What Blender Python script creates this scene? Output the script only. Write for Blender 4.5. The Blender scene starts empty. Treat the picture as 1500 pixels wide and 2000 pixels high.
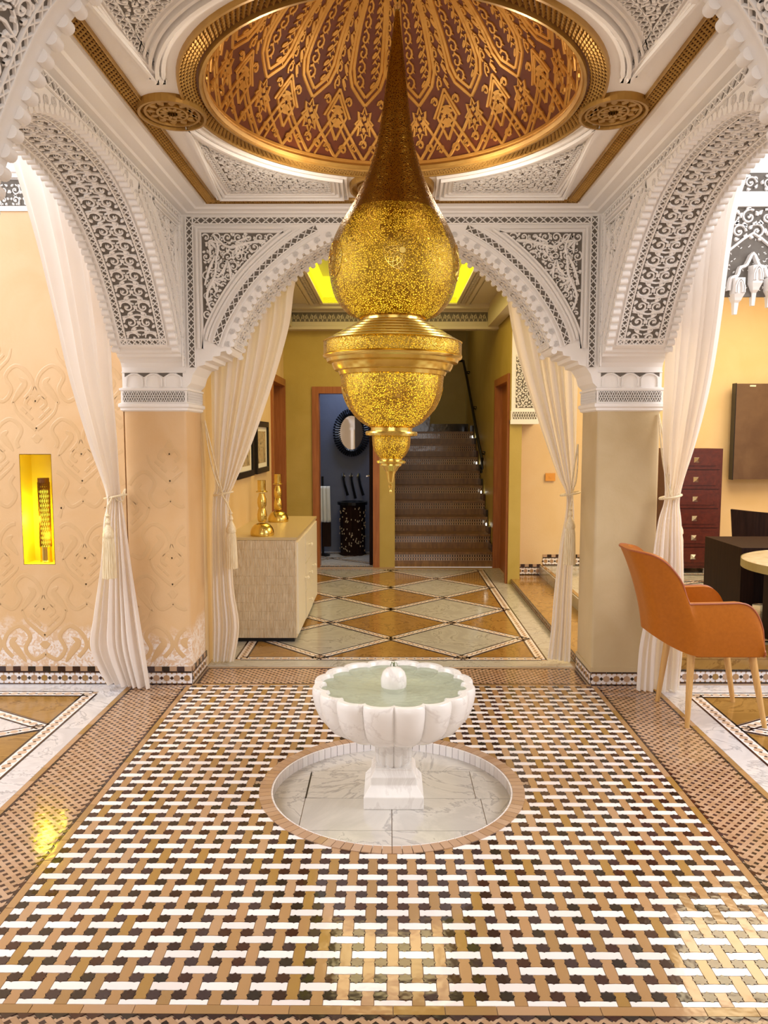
import bpy, math, random
from math import sin, cos, pi, radians, sqrt, atan2, hypot
from mathutils import Vector, Matrix
from mathutils.geometry import tessellate_polygon
random.seed(7)
SC = bpy.context.scene
COL = SC.collection

# ------------------------------------------------------------------ camera
cd = bpy.data.cameras.new('camera'); cam = bpy.data.objects.new('camera', cd); COL.objects.link(cam)
cd.sensor_fit = 'HORIZONTAL'; cd.sensor_width = 36.0; cd.lens = 36.0 * 1555 / 1500
cam.location = (0, 0, 1.5)
cam.rotation_euler = (radians(90 - 5.437), 0, radians(0.405))
cd.clip_start = 0.05; cd.clip_end = 100
SC.camera = cam
# ------------------------------------------------------------------ world, lights, exposure
SC.view_settings.view_transform = 'Standard'; SC.view_settings.look = 'None'
SC.view_settings.gamma = 1.0; SC.view_settings.use_curve_mapping = False
SC.view_settings.exposure = 0.42
W = bpy.data.worlds.new('world'); SC.world = W; W.use_nodes = True
W.node_tree.nodes['Background'].inputs[0].default_value = (1.0, 0.98, 0.99, 1)
W.node_tree.nodes['Background'].inputs[1].default_value = 0.72

def area(name, loc, rot, sx, sy, power, col=(1, 1, 1)):
    l = bpy.data.lights.new(name, 'AREA'); l.shape = 'RECTANGLE'; l.size = sx; l.size_y = sy
    l.energy = power; l.color = col
    o = bpy.data.objects.new(name, l); COL.objects.link(o)
    o.location = loc; o.rotation_euler = [radians(a) for a in rot]; return o
def point(name, loc, power, col=(1, .8, .5), r=.05):
    l = bpy.data.lights.new(name, 'POINT'); l.energy = power; l.color = col; l.shadow_soft_size = r
    o = bpy.data.objects.new(name, l); COL.objects.link(o); o.location = loc; return o
area('rear_fill', (0, -3.2, 1.9), (86, 0, 0), 3.6, 1.8, 45, (1, .98, .99))  # added panel behind the viewer, a soft fill with no window there
area('entry_fill', (0, .2, 3.2), (0, 0, 0), 3.4, 1.6, 26, (1, .98, .98))  # added overhead fill for the entrance, no fixture
area('left_room_light', (-3.7, 2.4, 3.0), (0, -42, 0), 2.0, 3.0, 92, (1, .96, .97))
area('right_room_light', (3.9, 2.4, 3.0), (0, 42, 0), 2.0, 3.0, 104, (1, .96, .98))
area('hall_fill', (0, 7.2, 3.15), (0, 0, 0), 1.0, 1.8, 26, (1, .76, .36))  # added warm ambient fill for the enclosed hall
area('salon_ceiling_light', (3.4, 6.3, 3.1), (0, 0, 0), 2.4, 2.0, 95, (1, .80, .50))
area('stair_fill', (.6, 10.8, 3.4), (0, 0, 0), .8, 1.2, 2.5, (1, .76, .38))  # unseen warm fill for the closed stairwell
area('bathroom_fill', (-.5, 9.75, 2.4), (0, 0, 0), .6, .5, 7, (.72, .82, 1))  # unseen cool fill for the closed bathroom

# ------------------------------------------------------------------ mesh builder
class MB:
    def __init__(s): s.v = []; s.f = []; s.m = []
    def add(s, vs, fs, mi=0):
        n = len(s.v); s.v.extend(vs); s.f.extend([tuple(i + n for i in f) for f in fs]); s.m.extend([mi] * len(fs)); return s
    def box(s, x0, x1, y0, y1, z0, z1, mi=0):
        vs = [(x, y, z) for z in (z0, z1) for y in (y0, y1) for x in (x0, x1)]
        return s.add(vs, [(0, 2, 3, 1), (4, 5, 7, 6), (0, 1, 5, 4), (2, 6, 7, 3), (0, 4, 6, 2), (1, 3, 7, 5)], mi)
    def prism(s, poly, z0, z1, mi=0, M=None, bottom=False):
        n = len(poly)
        if M is None: M = lambda x, y, z: (x, y, z)
        vs = [M(x, y, z0) for x, y in poly] + [M(x, y, z1) for x, y in poly]
        fs = [tuple(range(n, 2 * n))] + [(i, (i + 1) % n, n + (i + 1) % n, n + i) for i in range(n)]
        if bottom: fs.append(tuple(range(n - 1, -1, -1)))
        return s.add(vs, fs, mi)
    def lathe(s, prof, n=32, c=(0, 0, 0), fl=None, mi=0, cap=True):
        base = []
        for (r, z) in prof:
            for k in range(n):
                t = 2 * pi * k / n; rr = r * (fl(t, z) if fl else 1)
                base.append((c[0] + rr * cos(t), c[1] + rr * sin(t), c[2] + z))
        fs = []
        for i in range(len(prof) - 1):
            for k in range(n):
                a = i * n + k; b = i * n + (k + 1) % n
                fs.append((a, b, b + n, a + n))
        if cap:
            fs.append(tuple(range(n - 1, -1, -1))); fs.append(tuple(range((len(prof) - 1) * n, len(prof) * n)))
        return s.add(base, fs, mi)
    def tube(s, pts, r, n=8, mi=0, cap=True):
        pts = [Vector(p) for p in pts]; base = []; N = len(pts)
        for i, p in enumerate(pts):
            d = (pts[min(i + 1, N - 1)] - pts[max(i - 1, 0)]).normalized()
            a = d.cross(Vector((0, 0, 1)) if abs(d.z) < .9 else Vector((1, 0, 0))).normalized(); b = d.cross(a)
            rr = r(i / (N - 1)) if callable(r) else r
            for k in range(n):
                t = 2 * pi * k / n; base.append(tuple(p + a * (rr * cos(t)) + b * (rr * sin(t))))
        fs = [(i * n + k, i * n + (k + 1) % n, (i + 1) * n + (k + 1) % n, (i + 1) * n + k) for i in range(N - 1) for k in range(n)]
        if cap: fs += [tuple(range(n - 1, -1, -1)), tuple(range((N - 1) * n, N * n))]
        return s.add(base, fs, mi)
    def grid(s, P, nu, nv, mi=0, closed=False):
        vs = [tuple(P(i / nu, j / nv)) for j in range(nv + 1) for i in range(nu + 1)]
        fs = [(j * (nu + 1) + i, j * (nu + 1) + i + 1, (j + 1) * (nu + 1) + i + 1, (j + 1) * (nu + 1) + i) for j in range(nv) for i in range(nu)]
        return s.add(vs, fs, mi)
    def ribbon(s, pts, w, h, M, mi=0, closed=False, taper=None):
        # raised strip of plaster or gold following a 2-D curve laid on a surface by M(u, v, height)
        n = len(pts)
        if n < 2: return s
        vs = []
        for i, (x, y) in enumerate(pts):
            if closed: a = pts[(i - 1) % n]; b = pts[(i + 1) % n]
            else: a = pts[max(i - 1, 0)]; b = pts[min(i + 1, n - 1)]
            dx, dy = b[0] - a[0], b[1] - a[1]; L = hypot(dx, dy) or 1e-9
            nx, ny = -dy / L, dx / L
            ww = w * .5 * (taper(i / (n - 1)) if taper else 1)
            k = .62
            vs += [M(x + nx * ww, y + ny * ww, 0), M(x + nx * ww * k, y + ny * ww * k, h), M(x - nx * ww * k, y - ny * ww * k, h), M(x - nx * ww, y - ny * ww, 0)]
        fs = []
        for i in range(n if closed else n - 1):
            a = 4 * i; b = 4 * ((i + 1) % n)
            fs += [(a, a + 1, b + 1, b), (a + 1, a + 2, b + 2, b + 1), (a + 2, a + 3, b + 3, b + 2)]
        return s.add(vs, fs, mi)
    def poly(s, pts, M, h=0, mi=0):
        tr = tessellate_polygon([[Vector((x, y, 0)) for x, y in pts]])
        return s.add([M(x, y, h) for x, y in pts], [tuple(t) for t in tr], mi)
    def mesh(s, name, mats, smooth=False):
        me = bpy.data.meshes.new(name); me.from_pydata(s.v, [], s.f)
        if not isinstance(mats, (list, tuple)): mats = [mats]
        for m in mats: me.materials.append(m)
        if len(mats) > 1: me.polygons.foreach_set('material_index', s.m)
        if smooth: me.polygons.foreach_set('use_smooth', [True] * len(s.f))
        me.update(); return me
    def build(s, name, mats, parent=None, smooth=False, kind=None, loc=None, fix=True):
        me = s.mesh(name, mats, smooth)
        if fix:
            import bmesh
            b = bmesh.new(); b.from_mesh(me); bmesh.ops.recalc_face_normals(b, faces=b.faces); b.to_mesh(me); b.free()
        if smooth:
            try: me.set_sharp_from_angle(angle=radians(38))
            except Exception: pass
        return link(name, me, parent, kind, loc)
def link(name, me, parent=None, kind=None, loc=None):
    o = bpy.data.objects.new(name, me); COL.objects.link(o)
    if parent is not None: o.parent = parent
    if kind: o['kind'] = kind
    if loc: o.location = loc
    return o
def empty(name, loc=(0, 0, 0), kind=None):
    o = bpy.data.objects.new(name, None); COL.objects.link(o); o.location = loc; o.empty_display_size = .1
    if kind: o['kind'] = kind
    return o
def thing(name, label, cat, loc=(0, 0, 0), group=None):
    o = empty(name, loc); o['label'] = label; o['category'] = cat
    if group: o['group'] = group
    return o
def tag(o, label, cat, group=None):
    o['label'] = label; o['category'] = cat
    if group: o['group'] = group
    return o
def cyl(mb, p0, p1, r, n=12, mi=0): mb.tube([p0, p1], r, n, mi); return mb
def clip(poly, ax, val, keep):      # keep=+1 keeps coordinate >= val
    out = []
    for i in range(len(poly)):
        a = poly[i]; b = poly[(i + 1) % len(poly)]
        ia = (a[ax] - val) * keep >= 0; ib = (b[ax] - val) * keep >= 0
        if ia: out.append(a)
        if ia != ib:
            t = (val - a[ax]) / (b[ax] - a[ax]); out.append((a[0] + t * (b[0] - a[0]), a[1] + t * (b[1] - a[1])))
    return out
def cliprect(poly, x0, x1, y0, y1):
    for ax, v, k in ((0, x0, 1), (0, x1, -1), (1, y0, 1), (1, y1, -1)):
        if len(poly) < 3: return []
        poly = clip(poly, ax, v, k)
    return poly if len(poly) >= 3 else []
def parea(p): return abs(sum(p[i][0] * p[(i + 1) % len(p)][1] - p[(i + 1) % len(p)][0] * p[i][1] for i in range(len(p)))) / 2
def catmull(pts, n=8):
    out = []
    for i in range(len(pts) - 1):
        p0 = pts[max(i - 1, 0)]; p1 = pts[i]; p2 = pts[i + 1]; p3 = pts[min(i + 2, len(pts) - 1)]
        for k in range(n):
            t = k / n
            out.append(tuple(.5 * (2 * b + (c - a) * t + (2 * a - 5 * b + 4 * c - d) * t * t + (3 * b - a - 3 * c + d) * t ** 3) for a, b, c, d in zip(p0, p1, p2, p3)))
    out.append(tuple(pts[-1])); return out

# ------------------------------------------------------------------ materials
def mat(name, base, rough=.5, metal=0., spec=.5, coat=0.):
    m = bpy.data.materials.new(name); m.use_nodes = True
    b = m.node_tree.nodes['Principled BSDF']
    b.inputs['Base Color'].default_value = (*base, 1); b.inputs['Roughness'].default_value = rough
    b.inputs['Metallic'].default_value = metal; b.inputs['Specular IOR Level'].default_value = spec
    b.inputs['Coat Weight'].default_value = coat; b.inputs['Coat Roughness'].default_value = .08
    return m
def N(m, t, **kw):
    n = m.node_tree.nodes.new(t)
    for k, v in kw.items():
        if k in n.inputs: n.inputs[k].default_value = v
        else: setattr(n, k, v)
    return n
def L(m, a, b): m.node_tree.links.new(a, b)
def bsdf(m): return m.node_tree.nodes['Principled BSDF']
def ramp(m, fac, stops, interp='LINEAR'):
    r = N(m, 'ShaderNodeValToRGB'); r.color_ramp.interpolation = interp
    e = r.color_ramp.elements
    while len(e) < len(stops): e.new(.5)
    for i, (p, c) in enumerate(stops): e[i].position = p; e[i].color = (*c, 1)
    L(m, fac, r.inputs[0]); return r.outputs[0]
def noisy(m, scale, stops, detail=4, bump=0, stretch=None, dist=.5, rough=None):
    tc = N(m, 'ShaderNodeTexCoord'); src = tc.outputs['Object']
    if stretch:
        mp = N(m, 'ShaderNodeMapping'); mp.inputs['Scale'].default_value = stretch; L(m, src, mp.inputs[0]); src = mp.outputs[0]
    n = N(m, 'ShaderNodeTexNoise', Scale=scale, Detail=detail, Distortion=dist); L(m, src, n.inputs['Vector'])
    if stops: L(m, ramp(m, n.outputs[0], stops), bsdf(m).inputs['Base Color'])
    if bump:
        bp = N(m, 'ShaderNodeBump', Strength=bump, Distance=.01); L(m, n.outputs[0], bp.inputs['Height']); L(m, bp.outputs[0], bsdf(m).inputs['Normal'])
    return m
def tilemat(name, cols, rough=.12, wave=.25):   # glazed clay: each tile its own shade
    m = mat(name, cols[0], rough)
    oi = N(m, 'ShaderNodeObjectInfo'); g = N(m, 'ShaderNodeNewGeometry')
    ad = N(m, 'ShaderNodeMath', operation='ADD'); L(m, oi.outputs['Random'], ad.inputs[0]); L(m, g.outputs['Random Per Island'], ad.inputs[1])
    fr = N(m, 'ShaderNodeMath', operation='FRACT'); L(m, ad.outputs[0], fr.inputs[0])
    k = len(cols); L(m, ramp(m, fr.outputs[0], [(i / k, c) for i, c in enumerate(cols)], 'CONSTANT'), bsdf(m).inputs['Base Color'])
    n = N(m, 'ShaderNodeTexNoise', Scale=18., Detail=2.); L(m, g.outputs['Position'], n.inputs['Vector'])
    bp = N(m, 'ShaderNodeBump', Strength=wave, Distance=.004); L(m, n.outputs[0], bp.inputs['Height']); L(m, bp.outputs[0], bsdf(m).inputs['Normal'])
    return m
def marble(name, base, vein, rough=.12, sc=2.2, v2=None):
    m = mat(name, base, rough); g = N(m, 'ShaderNodeNewGeometry'); oi = N(m, 'ShaderNodeObjectInfo')
    ad = N(m, 'ShaderNodeVectorMath', operation='ADD'); L(m, g.outputs['Position'], ad.inputs[0]); L(m, oi.outputs['Random'], ad.inputs[1])
    n1 = N(m, 'ShaderNodeTexNoise', Scale=sc, Detail=8., Roughness=.62, Distortion=1.6); L(m, ad.outputs[0], n1.inputs['Vector'])
    mid = tuple(.6 * a + .4 * b for a, b in zip(base, vein))
    L(m, ramp(m, n1.outputs[0], [(0, base), (.40, mid), (.485, base), (.505, vein), (.525, base), (.68, mid), (1, v2 or base)]), bsdf(m).inputs['Base Color'])
    return m
M_ = {}
M_['stucco'] = noisy(mat('stucco', (.88, .86, .84), .6), 40, None, bump=.05)
M_['recess_shade_paint'] = noisy(mat('recess_shade_paint', (.2, .18, .16), .9), 25, [(0, (.12, .105, .09)), (1, (.20, .18, .155))])  # dark ground colour: paint plus shade baked in behind the carving
M_['gold'] = noisy(mat('gold_leaf', (.56, .29, .06), .36, .55), 9, [(.2, (.50, .25, .05)), (.8, (.70, .40, .10))], bump=.08)
M_['gold_frame'] = noisy(mat('gold_frame_leaf', (.40, .22, .05), .4, .5), 9, [(.2, (.34, .18, .035)), (.8, (.50, .30, .075))])
M_['maroon'] = noisy(mat('maroon', (.1, .025, .006), .5), 12, [(0, (.09, .018, .004)), (1, (.16, .038, .010))])
M_['brass'] = noisy(mat('brass', (.76, .54, .13), .2, 1), 14, [(.2, (.62, .43, .09)), (.8, (.82, .62, .18))])
M_['brass_dark'] = mat('brass_dark', (.16, .06, .012), .4, .6)
M_['white_tile'] = tilemat('white_tile', [(.86, .82, .82), (.9, .87, .86), (.82, .77, .76)])
M_['tan_tile'] = tilemat('tan_tile', [(.40, .235, .10), (.44, .26, .125), (.35, .21, .085), (.46, .29, .16), (.36, .21, .06), (.42, .25, .11)])
M_['dark_tile'] = tilemat('dark_tile', [(.035, .016, .012), (.05, .018, .012), (.025, .018, .014), (.05, .03, .03)], .1)
M_['blush_tile'] = tilemat('blush_tile', [(.46, .30, .19), (.50, .34, .225), (.42, .265, .155), (.48, .31, .19)])
M_['grout'] = mat('grout', (.42, .30, .20), .6)
M_['cream_tile'] = tilemat('cream_tile', [(.62, .46, .34), (.66, .52, .40), (.58, .42, .30)])
M_['marble'] = marble('marble', (.72, .70, .71), (.42, .41, .43))
M_['marble_basin_shaded'] = marble('marble_basin_shaded', (.60, .57, .52), (.38, .36, .34))  # darker copy of the marble, the basin's shade is in its colour
M_['marble_warm'] = marble('marble_warm', (.50, .485, .43), (.30, .285, .25))
M_['marble_brown'] = marble('marble_brown', (.36, .205, .055), (.20, .10, .022), v2=(.46, .29, .10))
M_['plaster'] = mat('plaster', (.72, .50, .28), .45)
def plaster(m, c1, c2, worn):
    g = N(m, 'ShaderNodeNewGeometry'); n = N(m, 'ShaderNodeTexNoise', Scale=3.2, Detail=6., Distortion=.6); L(m, g.outputs['Position'], n.inputs['Vector'])
    base = ramp(m, n.outputs[0], [(.3, c1), (.7, c2)])
    if worn:      # rising damp has flaked the lowest half metre
        n2 = N(m, 'ShaderNodeTexNoise', Scale=38., Detail=5., Distortion=1.2); L(m, g.outputs['Position'], n2.inputs['Vector'])
        fl = ramp(m, n2.outputs[0], [(.42, (.70, .50, .33)), (.56, (.84, .76, .70))])
        sp = N(m, 'ShaderNodeSeparateXYZ'); L(m, g.outputs['Position'], sp.inputs[0])
        mx = N(m, 'ShaderNodeMath', operation='MULTIPLY_ADD'); L(m, n.outputs[0], mx.inputs[0]); mx.inputs[1].default_value = .5; L(m, sp.outputs['Z'], mx.inputs[2])
        mk = N(m, 'ShaderNodeMapRange'); mk.inputs['From Min'].default_value = .64; mk.inputs['From Max'].default_value = .52; L(m, mx.outputs[0], mk.inputs['Value'])
        mi = N(m, 'ShaderNodeMix', data_type='RGBA'); L(m, mk.outputs[0], mi.inputs['Factor']); L(m, base, mi.inputs[6]); L(m, fl, mi.inputs[7]); base = mi.outputs[2]
    L(m, base, bsdf(m).inputs['Base Color'])
    n3 = N(m, 'ShaderNodeTexNoise', Scale=60., Detail=3.); L(m, g.outputs['Position'], n3.inputs['Vector'])
    bp = N(m, 'ShaderNodeBump', Strength=.12, Distance=.006); L(m, n3.outputs[0], bp.inputs['Height']); L(m, bp.outputs[0], bsdf(m).inputs['Normal'])
    return m
plaster(M_['plaster'], (.66, .42, .20), (.71, .49, .27), True)
M_['damask'] = plaster(mat('damask_relief', (.7, .5, .3), .32), (.63, .41, .20), (.67, .46, .25), False)
M_['plaster_pillar'] = plaster(mat('plaster_pillar', (.6, .46, .26), .4), (.52, .40, .22), (.60, .48, .29), False)
M_['plaster_yellow'] = plaster(mat('plaster_yellow', (.6, .44, .14), .45), (.44, .33, .07), (.50, .38, .10), False)
M_['plaster_salon'] = plaster(mat('plaster_salon', (.7, .5, .25), .5), (.72, .52, .27), (.76, .57, .33), False)
M_['plaster_blue'] = plaster(mat('plaster_blue', (.1, .12, .2), .5), (.10, .12, .19), (.13, .15, .23), False)
M_['hall_ceiling'] = mat('hall_ceiling', (.62, .56, .42), .6)
M_['wood'] = noisy(mat('door_wood', (.32, .11, .03), .4), 6, [(.3, (.27, .085, .02)), (.7, (.38, .14, .04))], stretch=(8, 8, .6))
M_['leather'] = noisy(mat('orange_leather', (.40, .10, .008), .42, spec=.35), 60, [(.3, (.37, .105, .002)), (.7, (.42, .122, .004))], bump=.06)
M_['piping'] = mat('piping', (.34, .085, .025), .4)
M_['leg_wood'] = noisy(mat('leg_wood', (.62, .36, .12), .45), 10, [(.3, (.56, .31, .09)), (.7, (.68, .42, .16))], stretch=(9, 9, .5))
M_['dark_wood'] = noisy(mat('dark_wood', (.02, .01, .008), .55, spec=.12), 7, [(.3, (.012, .005, .004)), (.7, (.026, .011, .008))], stretch=(8, 8, .6))
M_['brown_panel'] = noisy(mat('brown_panel', (.11, .06, .035), .45), 5, [(.3, (.09, .045, .025)), (.7, (.14, .08, .045))])
M_['black'] = mat('black_metal', (.008, .008, .01), .3, .4)
M_['red_leather'] = noisy(mat('red_leather', (.08, .012, .008), .35), 30, [(.3, (.06, .009, .006)), (.7, (.10, .016, .009))], bump=.1)
M_['chrome'] = mat('chrome', (.8, .8, .8), .15, 1)
M_['stone_top'] = noisy(mat('stone_top', (.52, .44, .3), .35), 14, [(.3, (.44, .35, .21)), (.7, (.60, .52, .38))])
M_['table_edge'] = mat('table_edge', (.38, .32, .13), .4)
M_['stair_stone'] = noisy(mat('stair_stone', (.16, .08, .02), .3), 7, [(.3, (.12, .055, .012)), (.7, (.24, .125, .035))], stretch=(5, 5, 1))
M_['fountain'] = marble('fountain_marble', (.86, .84, .81), (.74, .71, .68), .22, 1.3)
M_['sideboard'] = noisy(mat('sideboard_bark', (.74, .62, .42), .55), 26, [(.3, (.64, .51, .32)), (.7, (.82, .72, .54))], bump=.6, stretch=(3, 3, .5))
M_['sideboard_top'] = mat('sideboard_top', (.60, .48, .26), .28)
M_['ivory'] = mat('ivory', (.85, .80, .66), .3)
M_['silk'] = noisy(mat('silk', (.80, .68, .45), .45), 120, [(.35, (.66, .52, .30)), (.65, (.88, .78, .56))], stretch=(3, 3, .1))
M_['towel'] = mat('towel', (.75, .78, .82), .9)
M_['paper'] = mat('mat_board', (.8, .76, .66), .7)
M_['art'] = noisy(mat('drawing', (.3, .22, .12), .6), 9, [(.35, (.12, .08, .04)), (.5, (.50, .40, .24)), (.7, (.28, .14, .05))], dist=2)
M_['bone'] = mat('bone_inlay', (.42, .36, .28), .4)
M_['orange_plate'] = mat('orange_plate', (.72, .32, .05), .4)
M_['niche'] = mat('niche_paint', (.85, .66, .05), .5)
def emit(name, c, s):
    m = bpy.data.materials.new(name); m.use_nodes = True; nt = m.node_tree; nt.nodes.clear()
    o = nt.nodes.new('ShaderNodeOutputMaterial'); e = nt.nodes.new('ShaderNodeEmission'); e.inputs[0].default_value = (*c, 1); e.inputs[1].default_value = s
    nt.links.new(e.outputs[0], o.inputs[0]); return m
def liner():
    m = bpy.data.materials.new('frosted_liner'); m.use_nodes = True; b = bsdf(m); b.inputs['Base Color'].default_value = (.75, .48, .08, 1); b.inputs['Roughness'].default_value = .9
    t = N(m, 'ShaderNodeBsdfTranslucent'); t.inputs[0].default_value = (.95, .74, .12, 1); mx = N(m, 'ShaderNodeMixShader'); mx.inputs[0].default_value = .7
    L(m, b.outputs[0], mx.inputs[1]); L(m, t.outputs[0], mx.inputs[2]); L(m, mx.outputs[0], m.node_tree.nodes['Material Output'].inputs[0]); return m
M_['glow_lamp'] = liner()
M_['glow_niche'] = emit('niche_glow', (1, .85, .05), 1.6)
M_['glow_cove'] = emit('cove_glow', (1, .88, .02), 1.1)
M_['glow_white'] = emit('step_glow', (1, .96, .8), 6)
def curtain_mat():
    m = bpy.data.materials.new('voile'); m.use_nodes = True; nt = m.node_tree; b = bsdf(m)
    b.inputs['Base Color'].default_value = (.94, .90, .86, 1); b.inputs['Roughness'].default_value = .8
    t = N(m, 'ShaderNodeBsdfTranslucent'); t.inputs[0].default_value = (.92, .86, .80, 1)
    mx = N(m, 'ShaderNodeMixShader'); mx.inputs[0].default_value = .42
    L(m, b.outputs[0], mx.inputs[1]); L(m, t.outputs[0], mx.inputs[2]); L(m, mx.outputs[0], nt.nodes['Material Output'].inputs[0]); return m
M_['voile'] = curtain_mat()
def pierced(name, scale, thr, brass, rough=.24):
    m = mat(name, brass, rough, 1.); tc = N(m, 'ShaderNodeTexCoord')
    n = N(m, 'ShaderNodeTexNoise', Scale=scale * .35, Detail=1.); L(m, tc.outputs['Object'], n.inputs['Vector'])
    mm = N(m, 'ShaderNodeVectorMath', operation='MULTIPLY_ADD'); L(m, n.outputs['Color'], mm.inputs[0]); mm.inputs[1].default_value = (.012, .012, .012); L(m, tc.outputs['Object'], mm.inputs[2])
    v = N(m, 'ShaderNodeTexVoronoi', feature='DISTANCE_TO_EDGE', Scale=scale); L(m, mm.outputs[0], v.inputs['Vector'])
    gt = N(m, 'ShaderNodeMath', operation='GREATER_THAN'); gt.inputs[1].default_value = thr; L(m, v.outputs['Distance'], gt.inputs[0])
    tr = N(m, 'ShaderNodeBsdfTransparent'); mx = N(m, 'ShaderNodeMixShader')
    L(m, gt.outputs[0], mx.inputs[0]); L(m, bsdf(m).outputs[0], mx.inputs[1]); L(m, tr.outputs[0], mx.inputs[2])
    bp = N(m, 'ShaderNodeBump', Strength=.5, Distance=.004); L(m, v.outputs['Distance'], bp.inputs['Height']); L(m, bp.outputs[0], bsdf(m).inputs['Normal'])
    L(m, mx.outputs[0], m.node_tree.nodes['Material Output'].inputs[0]); return m
M_['pierced'] = pierced('pierced_brass', 140, .19, (.34, .205, .03), .3)
M_['pierced_fine'] = pierced('pierced_brass_fine', 160, .20, (.44, .28, .045), .28)
def water():
    m = mat('water', (.66, .74, .58), .03); b = bsdf(m); b.inputs['Transmission Weight'].default_value = .85; b.inputs['IOR'].default_value = 1.2
    g = N(m, 'ShaderNodeNewGeometry'); n = N(m, 'ShaderNodeTexNoise', Scale=22., Detail=2.); L(m, g.outputs['Position'], n.inputs['Vector'])
    bp = N(m, 'ShaderNodeBump', Strength=.25, Distance=.004); L(m, n.outputs[0], bp.inputs['Height']); L(m, bp.outputs[0], b.inputs['Normal']); return m
M_['water'] = water()
M_['glass_mirror'] = mat('mirror_glass', (.85, .85, .85), .03, 1)

# ================================================================== dimensions
CX, CY = .01, 3.335            # centre of the domed bay
XL, XR = -1.195, 1.215         # inner wall faces left / right
YN, YF = 1.97, 4.70            # near / far inner wall faces
TH = .37                       # wall thickness
ZC = 2.81                      # ceiling
ZS = 1.78                      # top of capitals

def hole_plate(cx, cy, r, x0, x1, y0, y1, z, n=96, ey=1., ec=0.):
    mb = MB(); vs = []
    angs = sorted([2 * pi * k / n for k in range(n)] + [atan2(y - cy, x - cx) % (2 * pi) for x in (x0, x1) for y in (y0, y1)])
    for t in angs:
        c, s = cos(t), sin(t); k = 1e9
        if c > 1e-9: k = min(k, (x1 - cx) / c)
        if c < -1e-9: k = min(k, (x0 - cx) / c)
        if s > 1e-9: k = min(k, (y1 - cy) / s)
        if s < -1e-9: k = min(k, (y0 - cy) / s)
        vs += [(cx + r * c, cy + ey * r * s + ec, z), (cx + k * c, cy + k * s, z)]
    m = len(angs)
    mb.add(vs, [(2 * i, 2 * i + 1, (2 * i + 3) % (2 * m), (2 * i + 2) % (2 * m)) for i in range(m)]); return mb

# ---- entrance hall behind the viewer
MB().box(-6, 6, -3.75, -3.6, 0, 3.45).build('wall_rear', mat('rear_plaster', (.50, .38, .24), .6), kind='structure')
MB().box(-6, 6, -3.6, 1.6, 3.4, 3.45).build('ceiling_entrance', mat('entrance_ceiling', (.55, .48, .38), .7), kind='structure')
MB().box(-6, XL - TH, 1.55, 1.6, 2.9, 3.4).build('wall_entrance_left', M_['stucco'], kind='structure')
MB().box(XR + TH, 6, 1.55, 1.6, 2.9, 3.4).build('wall_entrance_right', M_['stucco'], kind='structure')
# ================================================================== floor
BR = .515; BXc, BYc = .01, 3.30; BZ = -.045
floor = hole_plate(BXc, BYc, BR + .01, -6, 6, -3.5, 9.06, 0).build('floor', M_['grout'], kind='structure', fix=False)
# ---- mosaic carpet: eight-point stars, white bars, tan bars
A = .0679; cx0, cx1, cy0, cy1 = XL, XR, YN, 4.68
def star_poly(r=.335, q=.235): return [((r if k % 2 == 0 else q) * A * cos(pi * k / 8), (r if k % 2 == 0 else q) * A * sin(pi * k / 8)) for k in range(16)]
def bar_poly():
    hl, hh, d = .735 * A, .225 * A, .035 * A; s = .5 * A
    top = [(-hl, hh), (-hl + .1 * A, hh + .012 * A), (-s - .09 * A, hh), (-s, hh - d), (-s + .09 * A, hh), (0, hh + .015 * A), (s - .09 * A, hh), (s, hh - d), (s + .09 * A, hh), (hl - .1 * A, hh + .012 * A), (hl, hh)]
    return top[::-1] + [(x, -y) for x, y in top]
STAR = star_poly(); BAR = bar_poly()
TAN = [(-y, x) for x, y in BAR]
def clampring(poly, ox, oy):
    out = []
    for x, y in poly:
        dx, dy = x + ox - BXc, y + oy - BYc; r = hypot(dx, dy)
        if r < BR + .012: dx *= (BR + .012) / r; dy *= (BR + .012) / r
        out.append((dx + BXc - ox, dy + BYc - oy))
    return out
nx = int((cx1 - cx0) / A) + 3; ny = int((cy1 - cy0) / A) + 3
fam = {'star_tile': [], 'white_bar_tile': [], 'tan_bar_tile': []}
for j in range(-1, ny):
    for i in range(-1, nx):
        x = cx0 + (i + .25) * A; y = cy0 + (j + .55) * A
        fam['star_tile'].append((x, y, STAR))
        if (i + j) % 2 == 0: fam['white_bar_tile'].append((x + .5 * A, y + .5 * A, BAR))
        else: fam['tan_bar_tile'].append((x + .5 * A, y + .5 * A, TAN))
TM = {'star_tile': M_['dark_tile'], 'white_bar_tile': M_['white_tile'], 'tan_bar_tile': M_['tan_tile']}
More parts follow.
